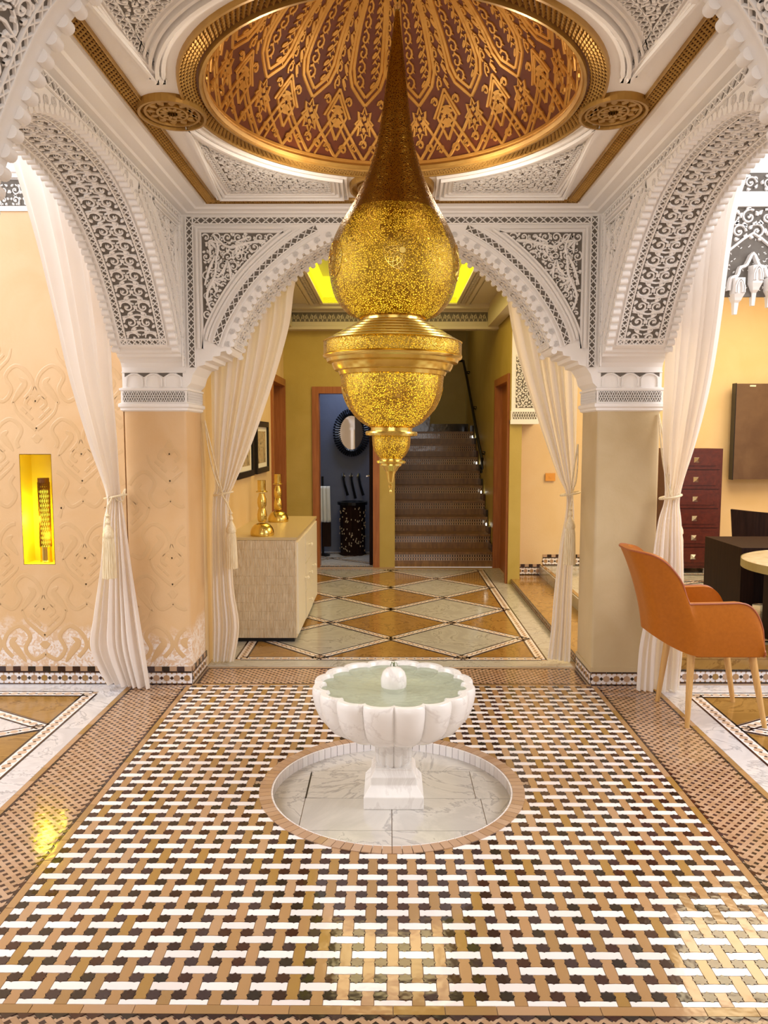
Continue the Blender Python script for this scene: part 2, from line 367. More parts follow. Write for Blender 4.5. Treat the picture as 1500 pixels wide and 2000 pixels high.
for nm, lst in fam.items():
    base = None; keep = []
    for x, y, p in lst:
        if hypot(x - BXc, y - BYc) < BR + .035: continue
        if not (cx0 < x < cx1 and cy0 - .03 < y < cy1 + .03) and not (cx0 - .05 < x < cx1 + .05 and cy0 < y < cy1): continue
        q = cliprect([(a + x, b + y) for a, b in p], cx0, cx1, cy0, cy1)
        q = [(a - x, b - y) for a, b in q]
        if len(q) < 3 or parea(q) < 2e-5: continue
        full = len(q) == len(p) and abs(parea(q) - parea(p)) < 1e-7
        if hypot(x - BXc, y - BYc) < BR + .09: q = clampring(q, x, y); full = False
        keep.append((y, x, q, full))
    keep.sort(key=lambda k: (k[0], abs(k[1])))
    vis = [k for k in keep if abs(k[1]) < (k[0] * .5)]; hid = [k for k in keep if not abs(k[1]) < (k[0] * .5)]
    base = MB().prism(lst[0][2], 0, .003).mesh(nm, TM[nm])
    for (y, x, q, full) in vis[:300]:
        me = base if full else MB().prism(q, 0, .003).mesh(nm, TM[nm])
        o = link(nm, me, floor, loc=(x, y, .0)); o.rotation_euler = (random.gauss(0, .0035), random.gauss(0, .0035), 0)
    mb = MB()
    for (y, x, q, full) in vis[300:] + hid: mb.prism([(a + x, b + y) for a, b in q], 0, .003)
    mb.build(nm, TM[nm], floor, kind='stuff', fix=False)
# ---- diagonal woven mosaic in the four passages
wd, wb = MB(), MB()
def weave(x0, x1, y0, y1, a=.0318):
    R2 = sqrt(.5); n = int(max(x1 - x0, y1 - y0) / a * 1.6) + 4; mx, my = (x0 + x1) / 2, (y0 + y1) / 2; mg = .012
    def T(u, v): return (mx + (u - v) * R2, my + (u + v) * R2)
    for i in range(-n, n):
        for j in range(-n, n):
            c = T(i * a, j * a); s = .235 * a
            if x0 - a < c[0] < x1 + a and y0 - a < c[1] < y1 + a:
                q = cliprect([T(i * a + p, j * a + r) for p, r in ((-s, -s), (s, -s), (s, s), (-s, s))], x0 + mg, x1 - mg, y0 + mg, y1 - mg)
                if len(q) > 2 and parea(q) > 1e-5: wd.prism(q, 0, .003)
                hl, hh = (.74 * a, .25 * a) if (i + j) % 2 == 0 else (.25 * a, .74 * a)
                ux, uy = (i + .5) * a, (j + .5) * a
                q = cliprect([T(ux + p, uy + r) for p, r in ((-hl, -hh), (hl, -hh), (hl, hh), (-hl, hh))], x0 + mg, x1 - mg, y0 + mg, y1 - mg)
                if len(q) > 2 and parea(q) > 1e-5: wb.prism(q, 0, .0028)
    p = a * sqrt(2) ; h = .021
    for k in range(int((y1 - y0) / p)):
        y = y0 + k * p
        wd.prism([(x0, y), (x0 + h, y + p / 2), (x0, y + p)], 0, .0034); wd.prism([(x1, y), (x1, y + p), (x1 - h, y + p / 2)], 0, .0034)
    for k in range(int((x1 - x0) / p)):
        x = x0 + k * p
        wd.prism([(x, y0), (x + p, y0), (x + p / 2, y0 + h)], 0, .0034); wd.prism([(x, y1), (x + p / 2, y1 - h), (x + p, y1)], 0, .0034)
weave(XL - .35, XL - .03, YN, YF - .0); weave(XR + .03, XR + .35, YN, YF)
weave(XL + .02, XR - .02, YF + .01, YF + TH - .03); weave(XL, XR, YN - TH, YN - .035)
wd.build('dark_mosaic_chip', M_['dark_tile'], floor, kind='stuff', fix=False)
wb.build('blush_mosaic_bar', M_['blush_tile'], floor, kind='stuff', fix=False)
# ---- tan trim tiles between fields
def trims(x0, x1, y0, y1, step=.14):
    along = 0 if x1 - x0 > y1 - y0 else 1; L_ = (x1 - x0, y1 - y0)[along]; n = max(1, round(L_ / step)); g = .0012
    for k in range(n):
        a = k * L_ / n; b = (k + 1) * L_ / n
        r = (x0 + a + g, x0 + b - g, y0 + g, y1 - g) if along == 0 else (x0 + g, x1 - g, y0 + a + g, y0 + b - g)
        me = MB().prism([(r[0], r[2]), (r[1], r[2]), (r[1], r[3]), (r[0], r[3])], 0, .0036).mesh('trim_tile', M_['tan_tile'])
        link('trim_tile', me, floor)
trims(XL - .03, XL, YN, YF - .02); trims(XR, XR + .03, YN, YF - .02)
trims(XL - .38, XL - .35, YN, YF); trims(XR + .35, XR + .38, YN, YF)
trims(XL - .02, XR + .02, YN - .035, YN - .001); trims(XL, XR, 4.682, 4.708)
# ---- sunken round basin under the fountain
basin = empty('trim_1', (BXc, BYc, 0), 'structure')
nt_ = 92
for k in range(nt_):
    t0, t1 = 2 * pi * (k + .04) / nt_, 2 * pi * (k + .96) / nt_
    link('rim_tile', MB().prism([(BR * cos(t0), BR * sin(t0)), ((BR + .05) * cos(t0), (BR + .05) * sin(t0)), ((BR + .05) * cos(t1), (BR + .05) * sin(t1)), (BR * cos(t1), BR * sin(t1))], -.01, .0065).mesh('rim_tile', M_['blush_tile']), basin)
    link('side_tile', MB().prism([((BR - .008) * cos(t0), (BR - .008) * sin(t0)), (BR * cos(t0), BR * sin(t0)), (BR * cos(t1), BR * sin(t1)), ((BR - .008) * cos(t1), (BR - .008) * sin(t1))], BZ, .004).mesh('side_tile', M_['white_tile']), basin)
MB().lathe([(BR + .012, BZ), (BR + .012, -.001)], 96, cap=False).build('basin_wall', M_['grout'], basin)
MB().lathe([(BR + .012, BZ - .02), (BR + .012, BZ - .006)], 96).build('basin_bed', M_['grout'], basin)
circ = [((BR - .008) * cos(2 * pi * k / 72), (BR - .008) * sin(2 * pi * k / 72)) for k in range(72)]
for (ya, yb, xs) in ((-.6, -.30, (-.6, 0, .6)), (-.30, -.02, (-.6, -.37, 0, .38, .6)), (-.02, .26, (-.6, -.37, .36, .6)), (.26, .6, (-.6, .05, .6))):
    for xa, xb in zip(xs[:-1], xs[1:]):
        g = .0015; q = cliprect(circ, xa + g, xb - g, ya + g, yb - g)
        if len(q) > 2: link('marble_slab', MB().prism(q, BZ - .006, BZ).mesh('marble_slab', M_['marble_basin_shaded']), basin)
MB().box(-.372, -.366, -.02, .24, BZ, BZ + .0015).build('drain_slot', M_['black'], basin)

# ---- marble and mosaic bands
def inlay_band(p, q, w, chips, name='mosaic_band'):
    (x0, y0), (x1, y1) = p, q; Ln = hypot(x1 - x0, y1 - y0); dx, dy = (x1 - x0) / Ln, (y1 - y0) / Ln
    def T(u, v): return (x0 + dx * u - dy * v, y0 + dy * u + dx * v)
    def R(u0, u1, v0, v1): return [T(u0, v0), T(u1, v0), T(u1, v1), T(u0, v1)]
    b, d, t = chips
    b.prism(R(0, Ln, -w / 2, w / 2), 0, .0046)
    for s in (-1, 1): d.prism(R(0, Ln, s * w / 2 - (.011 if s > 0 else 0), s * w / 2 + (.011 if s < 0 else 0)), 0, .0054)
    n = max(1, int(Ln / .052)); st = Ln / n
    for k in range(n):
        u = (k + .5) * st; r = w * .26
        t.prism([T(u + r * cos(a * pi / 4 + .39), r * sin(a * pi / 4 + .39)) for a in range(8)], 0, .0054)
        s = w * .11; u = k * st
        d.prism([T(u + s, 0), T(u, s), T(u - s, 0), T(u, -s)], 0, .0055)
chips = (MB(), MB(), MB())
def slab(poly, m, name, z=.0035):
    cx = sum(p[0] for p in poly) / len(poly); cy = sum(p[1] for p in poly) / len(poly)
    return link(name, MB().prism([(x - cx, y - cy) for x, y in poly], 0, z).mesh(name, m), floor, loc=(cx, cy, 0))
# hall: white marble and brown marble diamonds
HX0, HX1, HY0, HY1 = -1.0, 1.02, 5.26, 8.86
slabs = [(-1.19, 0.0, 5.08, 5.22), (0.0, 1.2, 5.08, 5.22), (-1.19, -1.04, 5.22, 9.05)] + [(1.06, 1.24, 5.22 + k * .75, 5.22 + k * .75 + .745) for k in range(5)]
for a, b, c, d in slabs: slab([(a, c), (b - .002, c), (b - .002, d), (a, d)], M_['marble_warm'], 'marble_slab')
px, py = .485, .5
for row in range(0, 9):
    for c in range(-3, 4):
        if (c + row) % 2: pass
        white = row % 2 == 1
        if white and c % 2 == 0 or (not white and c % 2): continue
        cxx, cyy = .01 + c * px, 5.3 + row * .5
        k = .875; q = cliprect([(cxx - px * k, cyy), (cxx, cyy - py * k), (cxx + px * k, cyy), (cxx, cyy + py * k)], HX0 + .04, HX1 - .04, HY0 + .04, HY1 - .04)
        if len(q) > 2 and parea(q) > .003: slab(q, M_['marble_warm'] if white else M_['marble_brown'], 'marble_diamond' if white else 'brown_marble_diamond')
def clipseg(p, q, x0, x1, y0, y1):
    t0, t1 = 0, 1; dx, dy = q[0] - p[0], q[1] - p[1]
    for pp, qq in ((-dx, p[0] - x0), (dx, x1 - p[0]), (-dy, p[1] - y0), (dy, y1 - p[1])):
        if abs(pp) < 1e-12:
            if qq < 0: return None
        else:
            r = qq / pp
            if pp < 0: t0 = max(t0, r)
            else: t1 = min(t1, r)
    if t1 - t0 < .02: return None
    return (p[0] + t0 * dx, p[1] + t0 * dy), (p[0] + t1 * dx, p[1] + t1 * dy)
for k in range(-6, 14):
    for s in (-1, 1):
        x = .01 + (k * .97) ; y = 5.8
        c = clipseg((x - s * 4 * px, y - 4 * py), (x + s * 8 * px, y + 8 * py), HX0, HX1, HY0, HY1)
        if c: inlay_band(*c, .075, chips)
for p, q in (((HX0, HY0), (HX1, HY0)), ((HX1, HY0), (HX1, HY1)), ((HX0, HY1), (HX1, HY1)), ((HX0, HY0), (HX0, HY1))): inlay_band(p, q, .08, chips)
# side rooms at the front: marble border, mosaic frame, brown triangle and white diamond
for s, bx in ((-1, XL - .38), (1, XR + .38)):
    o = bx + s * .17
    for k in range(5): slab([(bx, 1.0 + k * .74), (o - s * .035, 1.0 + k * .74), (o - s * .035, 1.0 + k * .74 + .737), (bx, 1.0 + k * .74 + .737)], M_['marble'], 'marble_slab')
    for k in range(3): slab([(o - s * .035 + s * k * 1.1, 4.56), (o + s * (k + 1) * 1.1 - s * .04, 4.56), (o + s * (k + 1) * 1.1 - s * .04, 4.695), (o - s * .035 + s * k * 1.1, 4.695)], M_['marble'], 'marble_slab')
    inlay_band((o, 1.0), (o, 4.51), .085, chips); inlay_band((o, 4.51), (o + s * 3.4, 4.51), .085, chips)
    i0 = o + s * .045; yt = 4.465
    for k in range(4):
        yc = 3.98 - k * 1.0
        # the diamond's inner tip touches the band at yc
        slab([(i0 + s * .06, yc), (i0 + s * .78, yc + .42), (i0 + s * 1.5, yc), (i0 + s * .78, yc - .42)], M_['marble'], 'marble_diamond')
        inlay_band((i0, yc), (i0 + s * .80, yc + .48), .08, chips); inlay_band((i0, yc), (i0 + s * .80, yc - .48), .08, chips)
        inlay_band((i0 + s * 1.56, yc), (i0 + s * .80, yc + .48), .08, chips); inlay_band((i0 + s * 1.56, yc), (i0 + s * .80, yc - .48), .08, chips)
        slab([(i0, yc + .06), (i0 + s * .70, yc + .485), (i0, yc + .485)] if k == 0 else [(i0, yc + .06), (i0 + s * .74, yc + .5), (i0, yc + .94)], M_['marble_brown'], 'brown_marble_triangle')
        slab([(i0 + s * .86, yc + .485), (i0 + s * 1.56, yc + .06), (i0 + s * 2.2, yc + .485)] if k == 0 else [(i0 + s * .86, yc + .5), (i0 + s * 1.6, yc + .06), (i0 + s * 2.3, yc + .5), (i0 + s * 1.6, yc + .94)], M_['marble_brown'], 'brown_marble_triangle')
chips[0].build('mosaic_band_base', M_['white_tile'], floor, kind='stuff', fix=False)
chips[1].build('mosaic_band_dark', M_['dark_tile'], floor, kind='stuff', fix=False)
chips[2].build('mosaic_band_octagon', M_['cream_tile'], floor, kind='stuff', fix=False)

# ================================================================== carved plaster helpers
def motif_scroll(mb, c, R, ang, flip, M, w, h, inside, leaf=True):
    pts = []
    for k in range(15):
        t = k / 14; r = R * (1 - .78 * t); a = ang + flip * t * 2 * pi * 1.12
        pts.append((c[0] + r * cos(a), c[1] + r * sin(a)))
    run = []
    for p in pts + [None]:
        if p and inside(*p): run.append(p)
        else:
            if len(run) > 3: mb.ribbon(run, w * 1.3, h, M, taper=lambda t: 1 - .3 * t)
            run = []
    if leaf:
        for k in range(5):
            a = ang + flip * (k * 1.25 + .4); p0 = (c[0] + R * .98 * cos(a), c[1] + R * .98 * sin(a)); b = a + flip * .9; ll = R * .62
            q = [(p0[0] + ll * t * cos(b + flip * t * .9), p0[1] + ll * t * sin(b + flip * t * .9)) for t in (0, .25, .5, .75, 1)]
            if inside(*q[-1]) and inside(*q[0]): mb.ribbon(q, w * 2.3, h, M, taper=lambda t: max(.12, sin(pi * min(1, t * .9 + .1))))
        if inside(*c): mb.ribbon([(c[0] - R * .2, c[1] - R * .12), (c[0], c[1]), (c[0] + R * .2, c[1] + R * .12)], w * 1.6, h, M, taper=lambda t: .3 + sin(pi * t))
def fan(mb, c, ang, R, M, w, h, inside, n=5):      # palmette
    for k in range(n):
        b = ang + (k - (n - 1) / 2) * .42; q = [(c[0] + R * t * cos(b + .25 * t * (k - (n - 1) / 2)), c[1] + R * t * sin(b + .25 * t * (k - (n - 1) / 2))) for t in (.08, .3, .55, .8, 1)]
        if all(inside(*p) for p in q): mb.ribbon(q, w, h, M, taper=lambda t: max(.15, sin(pi * (.12 + .8 * t))))
def lattice(mb, P, length, w, M_h, h=.006, cell=None, lw=.0065):
    # crossing strips along a band; P(s, t) gives the 2-D point, s along, t across (0..1)
    c = cell or w; n = max(1, round(length / c)); st = length / n
    for k in range(n):
        for a, b in ((0, 1), (1, 0)):
            mb.ribbon([P((k + i / 2) * st, a + (b - a) * i / 2) for i in range(3)], lw, h, M_h)
    for t in (0, 1):
        m = max(2, int(length / .04)); mb.ribbon([P(length * i / m, t) for i in range(m + 1)], lw * 1.5, h * 1.2, M_h)
def arclen(pts):
    s = [0]
    for a, b in zip(pts[:-1], pts[1:]): s.append(s[-1] + math.dist(a, b))
    return s
def at_len(pts, S, s):
    s = min(max(s, 0), S[-1])
    for i in range(len(pts) - 1):
        if s <= S[i + 1]:
            t = (s - S[i]) / ((S[i + 1] - S[i]) or 1); a, b = pts[i], pts[i + 1]
            d = hypot(b[0] - a[0], b[1] - a[1]) or 1
            return (a[0] + t * (b[0] - a[0]), a[1] + t * (b[1] - a[1])), ((b[0] - a[0]) / d, (b[1] - a[1]) / d)
    return pts[-1], (1, 0)

def arch_wall(parent, MW, hs, key, thick, ztop=ZC, spandrel=True, corb=None):
    """MW(u, z, d): u along the wall, d into it from the bay. key: half profile from the corbel to the crown."""
    corb = [(-hs + a, z) for a, z in corb] if corb else [(-hs, ZS), (-hs + .03, ZS + .03), (-hs + .045, 1.86), (-hs + .075, 1.905), (-hs + .115, 1.915), (-hs + .12, 1.935), (-hs + .16, 1.94), (-hs + .165, 1.962), (-hs + .205, 1.967), (-hs + .21, 1.99), (-hs + .245, 1.995)]
    sm = catmull([(-k[0], k[1]) for k in key], 6)
    half = corb + [p for p in sm if p[0] > corb[-1][0] + .004]
    prof = half + [(-x, z) for x, z in half[::-1][1:]]
    b = MB()
    n = len(prof)
    vs = []
    for (u, z) in prof: vs += [MW(u, z, 0), MW(u, ztop + .02, 0), MW(u, z, thick), MW(u, ztop + .02, thick)]
    fs = []
    for i in range(n - 1):
        a = 4 * i; c = a + 4
        fs += [(a, c, c + 1, a + 1), (a + 2, a + 3, c + 3, c + 2), (a, a + 2, c + 2, c), (a + 1, c + 1, c + 3, a + 3)]
    b.add(vs, fs)
    b.build('arch_body', M_['stucco'], parent)
    # smooth curve (above the corbels), arc-length parametrised
    cur = [p for p in sm if p[1] > 1.99]; cur = cur + [(-x, z) for x, z in cur[::-1][1:]]
    S = arclen(cur); LT = S[-1]
    def C(s, off):       # off > 0 goes up into the wall
        (x, z), (dx, dz) = at_len(cur, S, s); return (x - dz * off, z + dx * off)
    # scallops on both edges
    sc = MB(); k = int(LT / .046)
    for i in range(k + 1):
        c, _ = at_len(cur, S, LT * i / k)
        for d0, d1 in ((-.004, .035), (thick - .035, thick + .004)):
            pts = [(c[0] + .0165 * cos(a * pi / 7), c[1] - .004 + .0165 * sin(a * pi / 7)) for a in range(14)]
            sc.add([MW(x, z, d0) for x, z in pts] + [MW(x, z, d1) for x, z in pts], [tuple(range(14)), tuple(range(27, 13, -1))] + [(q, (q + 1) % 14, 14 + (q + 1) % 14, 14 + q) for q in range(14)])
    sc.build('scalloped_edge', M_['stucco'], parent, kind='stuff', smooth=True)
    # carved soffit
    bk, cv = MB(), MB(); m0, m1 = (.055 if spandrel else .10), thick - .055; lw_ = .036
    s0, s1 = .03, LT - .03
    def SM(s, d, h):
        p = C(s, -h); return MW(p[0], p[1], d)
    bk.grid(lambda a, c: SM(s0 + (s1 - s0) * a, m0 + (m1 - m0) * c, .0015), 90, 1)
    bk.build('soffit_ground', M_['recess_shade_paint'], parent)
    def SMH(s, d, h): return SM(s, d, .0015 + h)
    for a in (m0, m1 - lw_): lattice(cv, lambda s, t, a=a: (s0 + s, a + lw_ * t), s1 - s0, lw_, SMH, .007, cell=.034)
    for e in (s0, s1 - lw_): lattice(cv, lambda s, t, e=e: (e + lw_ * t, m0 + s), m1 - m0, lw_, SMH, .007, cell=.034)
    ia, ib = m0 + lw_ + .006, m1 - lw_ - .006
    ins = lambda s, d: s0 + lw_ + .004 < s < s1 - lw_ - .004 and ia < d < ib
    nr = 2; pd = (ib - ia) / nr; n2 = int((s1 - s0) / .092)
    for i in range(n2 + 1):
        for j in range(nr):
            motif_scroll(cv, (s0 + (s1 - s0) * (i + .5) / n2, ia + pd * (j + .5)), pd * .43, (pi / 2 if j else -pi / 2) , 1 if j else -1, SMH, .0085, .008, ins)
        s = s0 + (s1 - s0) * i / n2; mid = (ia + ib) / 2     # heart-shaped palmettes between the scrolls
        for sg in (-1, 1):
            q = [(s - .03 + .06 * t, mid + sg * (.004 + .045 * sin(pi * t))) for t in [a / 7 for a in range(8)]]
            if all(ins(*p) for p in q): cv.ribbon(q, .008, .008, SMH)
            q = [(s + .012 * t, mid + sg * t * (ib - mid - .004)) for t in (0, .33, .66, 1)]
            if all(ins(p[0], min(max(p[1], ia + .001), ib - .001)) for p in q): cv.ribbon(q, .009, .008, SMH, taper=lambda t: 1.1 - .6 * t)
    cv.build('soffit_carving', M_['stucco'], parent, kind='stuff', fix=False)
    # corbel flutes: thin grooves on the scotia
    if not spandrel: return cur, S
    e = .0015
    bk, cv, md = MB(), MB(), MB()
    FM = lambda u, z, h: MW(u, z, -e - h)
    lw2 = .04; zt = 2.752
    for sg in (-1, 1):
        x0 = sg * (hs - .022)
        # upright and top lattice strips of the frame
        zb = 1.90
        bk.poly([(x0, zb), (x0 - sg * lw2, zb), (x0 - sg * lw2, zt), (x0, zt)], FM)
        lattice(cv, lambda s, t: (x0 - sg * lw2 * t, zb + s), zt - zb, lw2, FM, .006, cell=.042)
        bk.poly([(x0 - sg * lw2, zt - lw2), (0, zt - lw2), (0, zt), (x0 - sg * lw2, zt)], FM)
        lattice(cv, lambda s, t: (x0 - sg * (lw2 + s), zt - lw2 * t), abs(x0) - lw2, lw2, FM, .006, cell=.05)
    # lattice following the arch
    o0, o1 = .068, .108; a0 = 0; zlim = zt - lw2 - .004
    smax = None
    for i in range(400):
        s = LT / 2 * i / 400
        if C(s, o1)[1] > zlim: smax = s; break
    smax = smax or LT / 2
    for sg in (0, 1):
        P = (lambda s, t: C(s, o0 + (o1 - o0) * t)) if sg == 0 else (lambda s, t: C(LT - s, o0 + (o1 - o0) * t))
        bk.grid(lambda a, c: FM(*P(smax * a, c), 0), 40, 1)
        lattice(cv, P, smax, .04, FM, .006, cell=.044)
        for o, ww in ((.045, .012), (.132, .012), (.15, .02)):
            sm2 = smax if o < .1 else smax * .93
            P2 = [C(sm2 * i / 40, o) if sg == 0 else C(LT - sm2 * i / 40, o) for i in range(41)]
            P2 = [p for p in P2 if p[1] < zlim - .02]
            md.ribbon(P2, ww, .01, FM)
    # spandrel panels
    off = .172; xi = hs - .022 - lw2 - .045; zi = zt - lw2 - .045
    edge = [C(LT / 2 * i / 60, off) for i in range(61)]
    edge = [p for p in edge if p[1] < zi - .004 and p[0] > -xi + .004]
    if len(edge) > 3:
        polyL = [(-xi, zi)] + [(-xi, edge[0][1] - .10)] + edge + [(edge[-1][0] + .04, zi)]
        polyL[-1] = (edge[-1][0] + .03, zi)
        def inpoly(x, y, P):
            r = False; j = len(P) - 1
            for i in range(len(P)):
                if (P[i][1] > y) != (P[j][1] > y) and x < (P[j][0] - P[i][0]) * (y - P[i][1]) / (P[j][1] - P[i][1]) + P[i][0]: r = not r
                j = i
            return r
        for sg in (1, -1):
            P = [(sg * x, z) for x, z in polyL]
            bk.poly(P, FM)
            md.ribbon(P, .014, .009, FM, closed=True)
            fr = [(sg * (x + (-.022 if i in (0, 1) else 0)), z + (.022 if i in (0, len(polyL) - 1) else 0)) for i, (x, z) in enumerate(polyL)]
            md.ribbon([fr[-1], fr[0], fr[1]], .018, .012, FM)
            ins = lambda u, z: inpoly(sg * u + .006, z, polyL) and inpoly(sg * u - .006, z, polyL) and inpoly(sg * u, z + .006, polyL) and inpoly(sg * u, z - .006, polyL)
            # two big sweeping stems
            big1 = catmull([(-xi + .02, zi - .30), (-xi + .05, zi - .20), (-xi + .10, zi - .10), (-xi + .075, zi - .015)], 6)
            big2 = catmull([(-xi + .08, zi - .02), (-xi + .16, zi - .085), (-xi + .28, zi - .06), (-xi + .42, zi - .05), (-xi + .54, zi - .015)], 6)
            big3 = catmull([(-xi + .09, zi - .10), (-xi + .08, zi - .24), (-xi + .03, zi - .36), (-xi + .06, zi - .46)], 6)
            for bb in (big1, big2, big3):
                q = [(sg * x, z) for x, z in bb if inpoly(x, z, polyL)]
                if len(q) > 3:
                    cv.ribbon(q, .017, .013, FM, taper=lambda t: .55 + .5 * sin(pi * t)); cv.ribbon(q, .007, .017, FM)
            for fxx, fzz, fa, fr_ in ((.045, .045, -.8, .08), (.15, .15, -.75, .12), (.20, .055, -.3, .085), (.055, .26, -1.2, .09), (.30, .05, .0, .08), (.05, .40, -1.5, .08)):
                a_ = fa if sg > 0 else pi - fa
                fan(cv, (sg * (-xi + fxx), zi - fzz), a_, fr_, FM, .017, .012, ins)
            pch = .062; zz = zi - pch * .5; row = 0
            while zz > polyL[1][1]:
                xx = -xi + pch * (.5 + .5 * (row % 2)); col = 0
                while xx < .1:
                    if ins(sg * xx, zz): motif_scroll(cv, (sg * xx, zz), pch * .46, random.random() * 6.28, random.choice((-1, 1)), FM, .0075, .008, ins)
                    elif any(ins(sg * xx + a, zz + c) for a, c in ((.025, 0), (-.025, 0), (0, .025), (0, -.025))): motif_scroll(cv, (sg * xx, zz), pch * .46, random.random() * 6.28, 1, FM, .0075, .008, ins, False)
                    xx += pch; col += 1
                zz -= pch * .87; row += 1
    bk.build('panel_ground', M_['recess_shade_paint'], parent, fix=False)
    cv.build('spandrel_carving', M_['stucco'], parent, kind='stuff', fix=False)
    md.build('moulding', M_['stucco'], parent, fix=False)
    # row of little shells beside the front scallops
    sh = MB(); k = int(LT / .07)
    for i in range(k):
        c, (dx, dz) = at_len(cur, S, LT * (i + .5) / k)
        q = C(LT * (i + .5) / k, .022)
        for a in range(4):
            rr = .004 + a * .0045
            sh.ribbon([(q[0] + rr * cos(t * pi / 4), q[1] + rr * sin(t * pi / 4)) for t in range(9)], .0025, .004, FM)
    sh.build('shell_relief', M_['stucco'], parent, kind='stuff', fix=False)
    return cur, S

KEY_FAR = [(1.0, 1.93), (.945, 1.995), (.915, 2.08), (.85, 2.20), (.76, 2.325), (.65, 2.435), (.51, 2.545), (.34, 2.635), (.17, 2.672), (0, 2.682)]
KEY_SIDE = [(1.26, 1.96), (1.215, 2.0), (1.165, 2.06), (1.05, 2.215), (.93, 2.345), (.80, 2.455), (.66, 2.545), (.50, 2.625), (.25, 2.690), (0, 2.705)]
CB = [(0, 1.878), (.004, 1.90), (.018, 1.925), (.045, 1.945), (.075, 1.955), (.08, 1.97), (.105, 1.975), (.11, 1.99), (.14, 1.995)]
wall_far = empty('wall_far', (CX, YF, 0), 'structure')
arch_wall(wall_far, lambda u, z, d: (u, d, z), (XR - XL) / 2, KEY_FAR, TH)
wall_left = empty('wall_left', (XL, CY, 0), 'structure')
arch_wall(wall_left, lambda u, z, d: (-d, u, z), (YF - YN) / 2, KEY_SIDE, TH, corb=CB)
wall_right = empty('wall_right', (XR, CY, 0), 'structure')
arch_wall(wall_right, lambda u, z, d: (d, -u, z), (YF - YN) / 2, KEY_SIDE, TH, corb=CB)
wall_near = empty('wall_near', (CX, YN, 0), 'structure')
KEY_NEAR = [(1.0, 1.94), (.975, 2.01), (.945, 2.10), (.885, 2.25), (.80, 2.42), (.70, 2.53), (.55, 2.63), (.36, 2.69), (.17, 2.715), (0, 2.72)]
arch_wall(wall_near, lambda u, z, d: (-u, -d, z), (XR - XL) / 2 + .0, KEY_NEAR, TH, spandrel=False)

# ---- piers with capitals
def mosaic_run(parent, T, length, h0=0., band=.066, cap=True, dz=.0):
    """baseboard mosaic on a wall: T(u, z, d) -> point, d out from the wall"""
    bk = MB(); bk.add([T(0, h0, .004), T(length, h0, .004), T(length, h0 + band + .018, .004), T(0, h0 + band + .018, .004)], [(0, 1, 2, 3)])
    bk.build('mosaic_bed', M_['white_tile'], parent)
    n = max(1, round(length / .062)); st = length / n; zc = h0 + .009 + band / 2
    for k in range(n):
        u = (k + .5) * st; r = .0205
        mb = MB().prism([(r * cos(a * pi / 8) * (1 if a % 2 == 0 else .86), r * sin(a * pi / 8) * (1 if a % 2 == 0 else .86)) for a in range(16)], .004, .0065, M=lambda x, y, z, u=u: T(u + x, zc + y, z))
        mb.build('octagon_tile', M_['blush_tile'] if k % 2 else M_['tan_tile'], parent, fix=False)
        s = .0115; MB().prism([(s, 0), (0, s), (-s, 0), (0, -s)], .004, .0067, M=lambda x, y, z, k=k: T(k * st + st * .02 + x, zc + y, z)).build('diamond_tile', M_['dark_tile'], parent, fix=False)
        tr = MB()
        for sx, sz in ((0, 1), (0, -1)):
            tr.prism([(-.006, sz * band * .5), (.006, sz * band * .5), (0, sz * band * .33)], .004, .0064, M=lambda x, y, z, u=u: T(u + x, zc + y, z))
            tr.prism([(-.008, sz * band * .5), (.008, sz * band * .5), (0, sz * band * .36)], .004, .0064, M=lambda x, y, z, k=k: T(k * st + st * .02 + x, zc + y, z))
        tr.build('small_chips', M_['tan_tile'], parent, kind='stuff', fix=False)
    nb = max(1, round(length / .09)); sb = length / nb
    for z in (h0, h0 + band + .009):
        for k in range(nb):
            MB().prism([(k * sb + .001, 0), ((k + 1) * sb - .001, 0), ((k + 1) * sb - .001, .009), (k * sb + .001, .009)], .003, .0075, M=lambda x, y, zz, z=z: T(x, z + y, zz)).build('dark_strip_tile', M_['dark_tile'], parent, fix=False)
    if cap:
        nc = max(1, round(length / .045)); s2 = length / nc
        for k in range(nc):
            MB().prism([(k * s2 + .001, 0), ((k + 1) * s2 - .001, 0), ((k + 1) * s2 - .001, .028), (k * s2 + .001, .028)], .002, .007, M=lambda x, y, zz: T(x, h0 + band + .019 + y, zz)).build('cap_tile', M_['dark_tile'] if k % 2 else M_['blush_tile'], parent, fix=False)

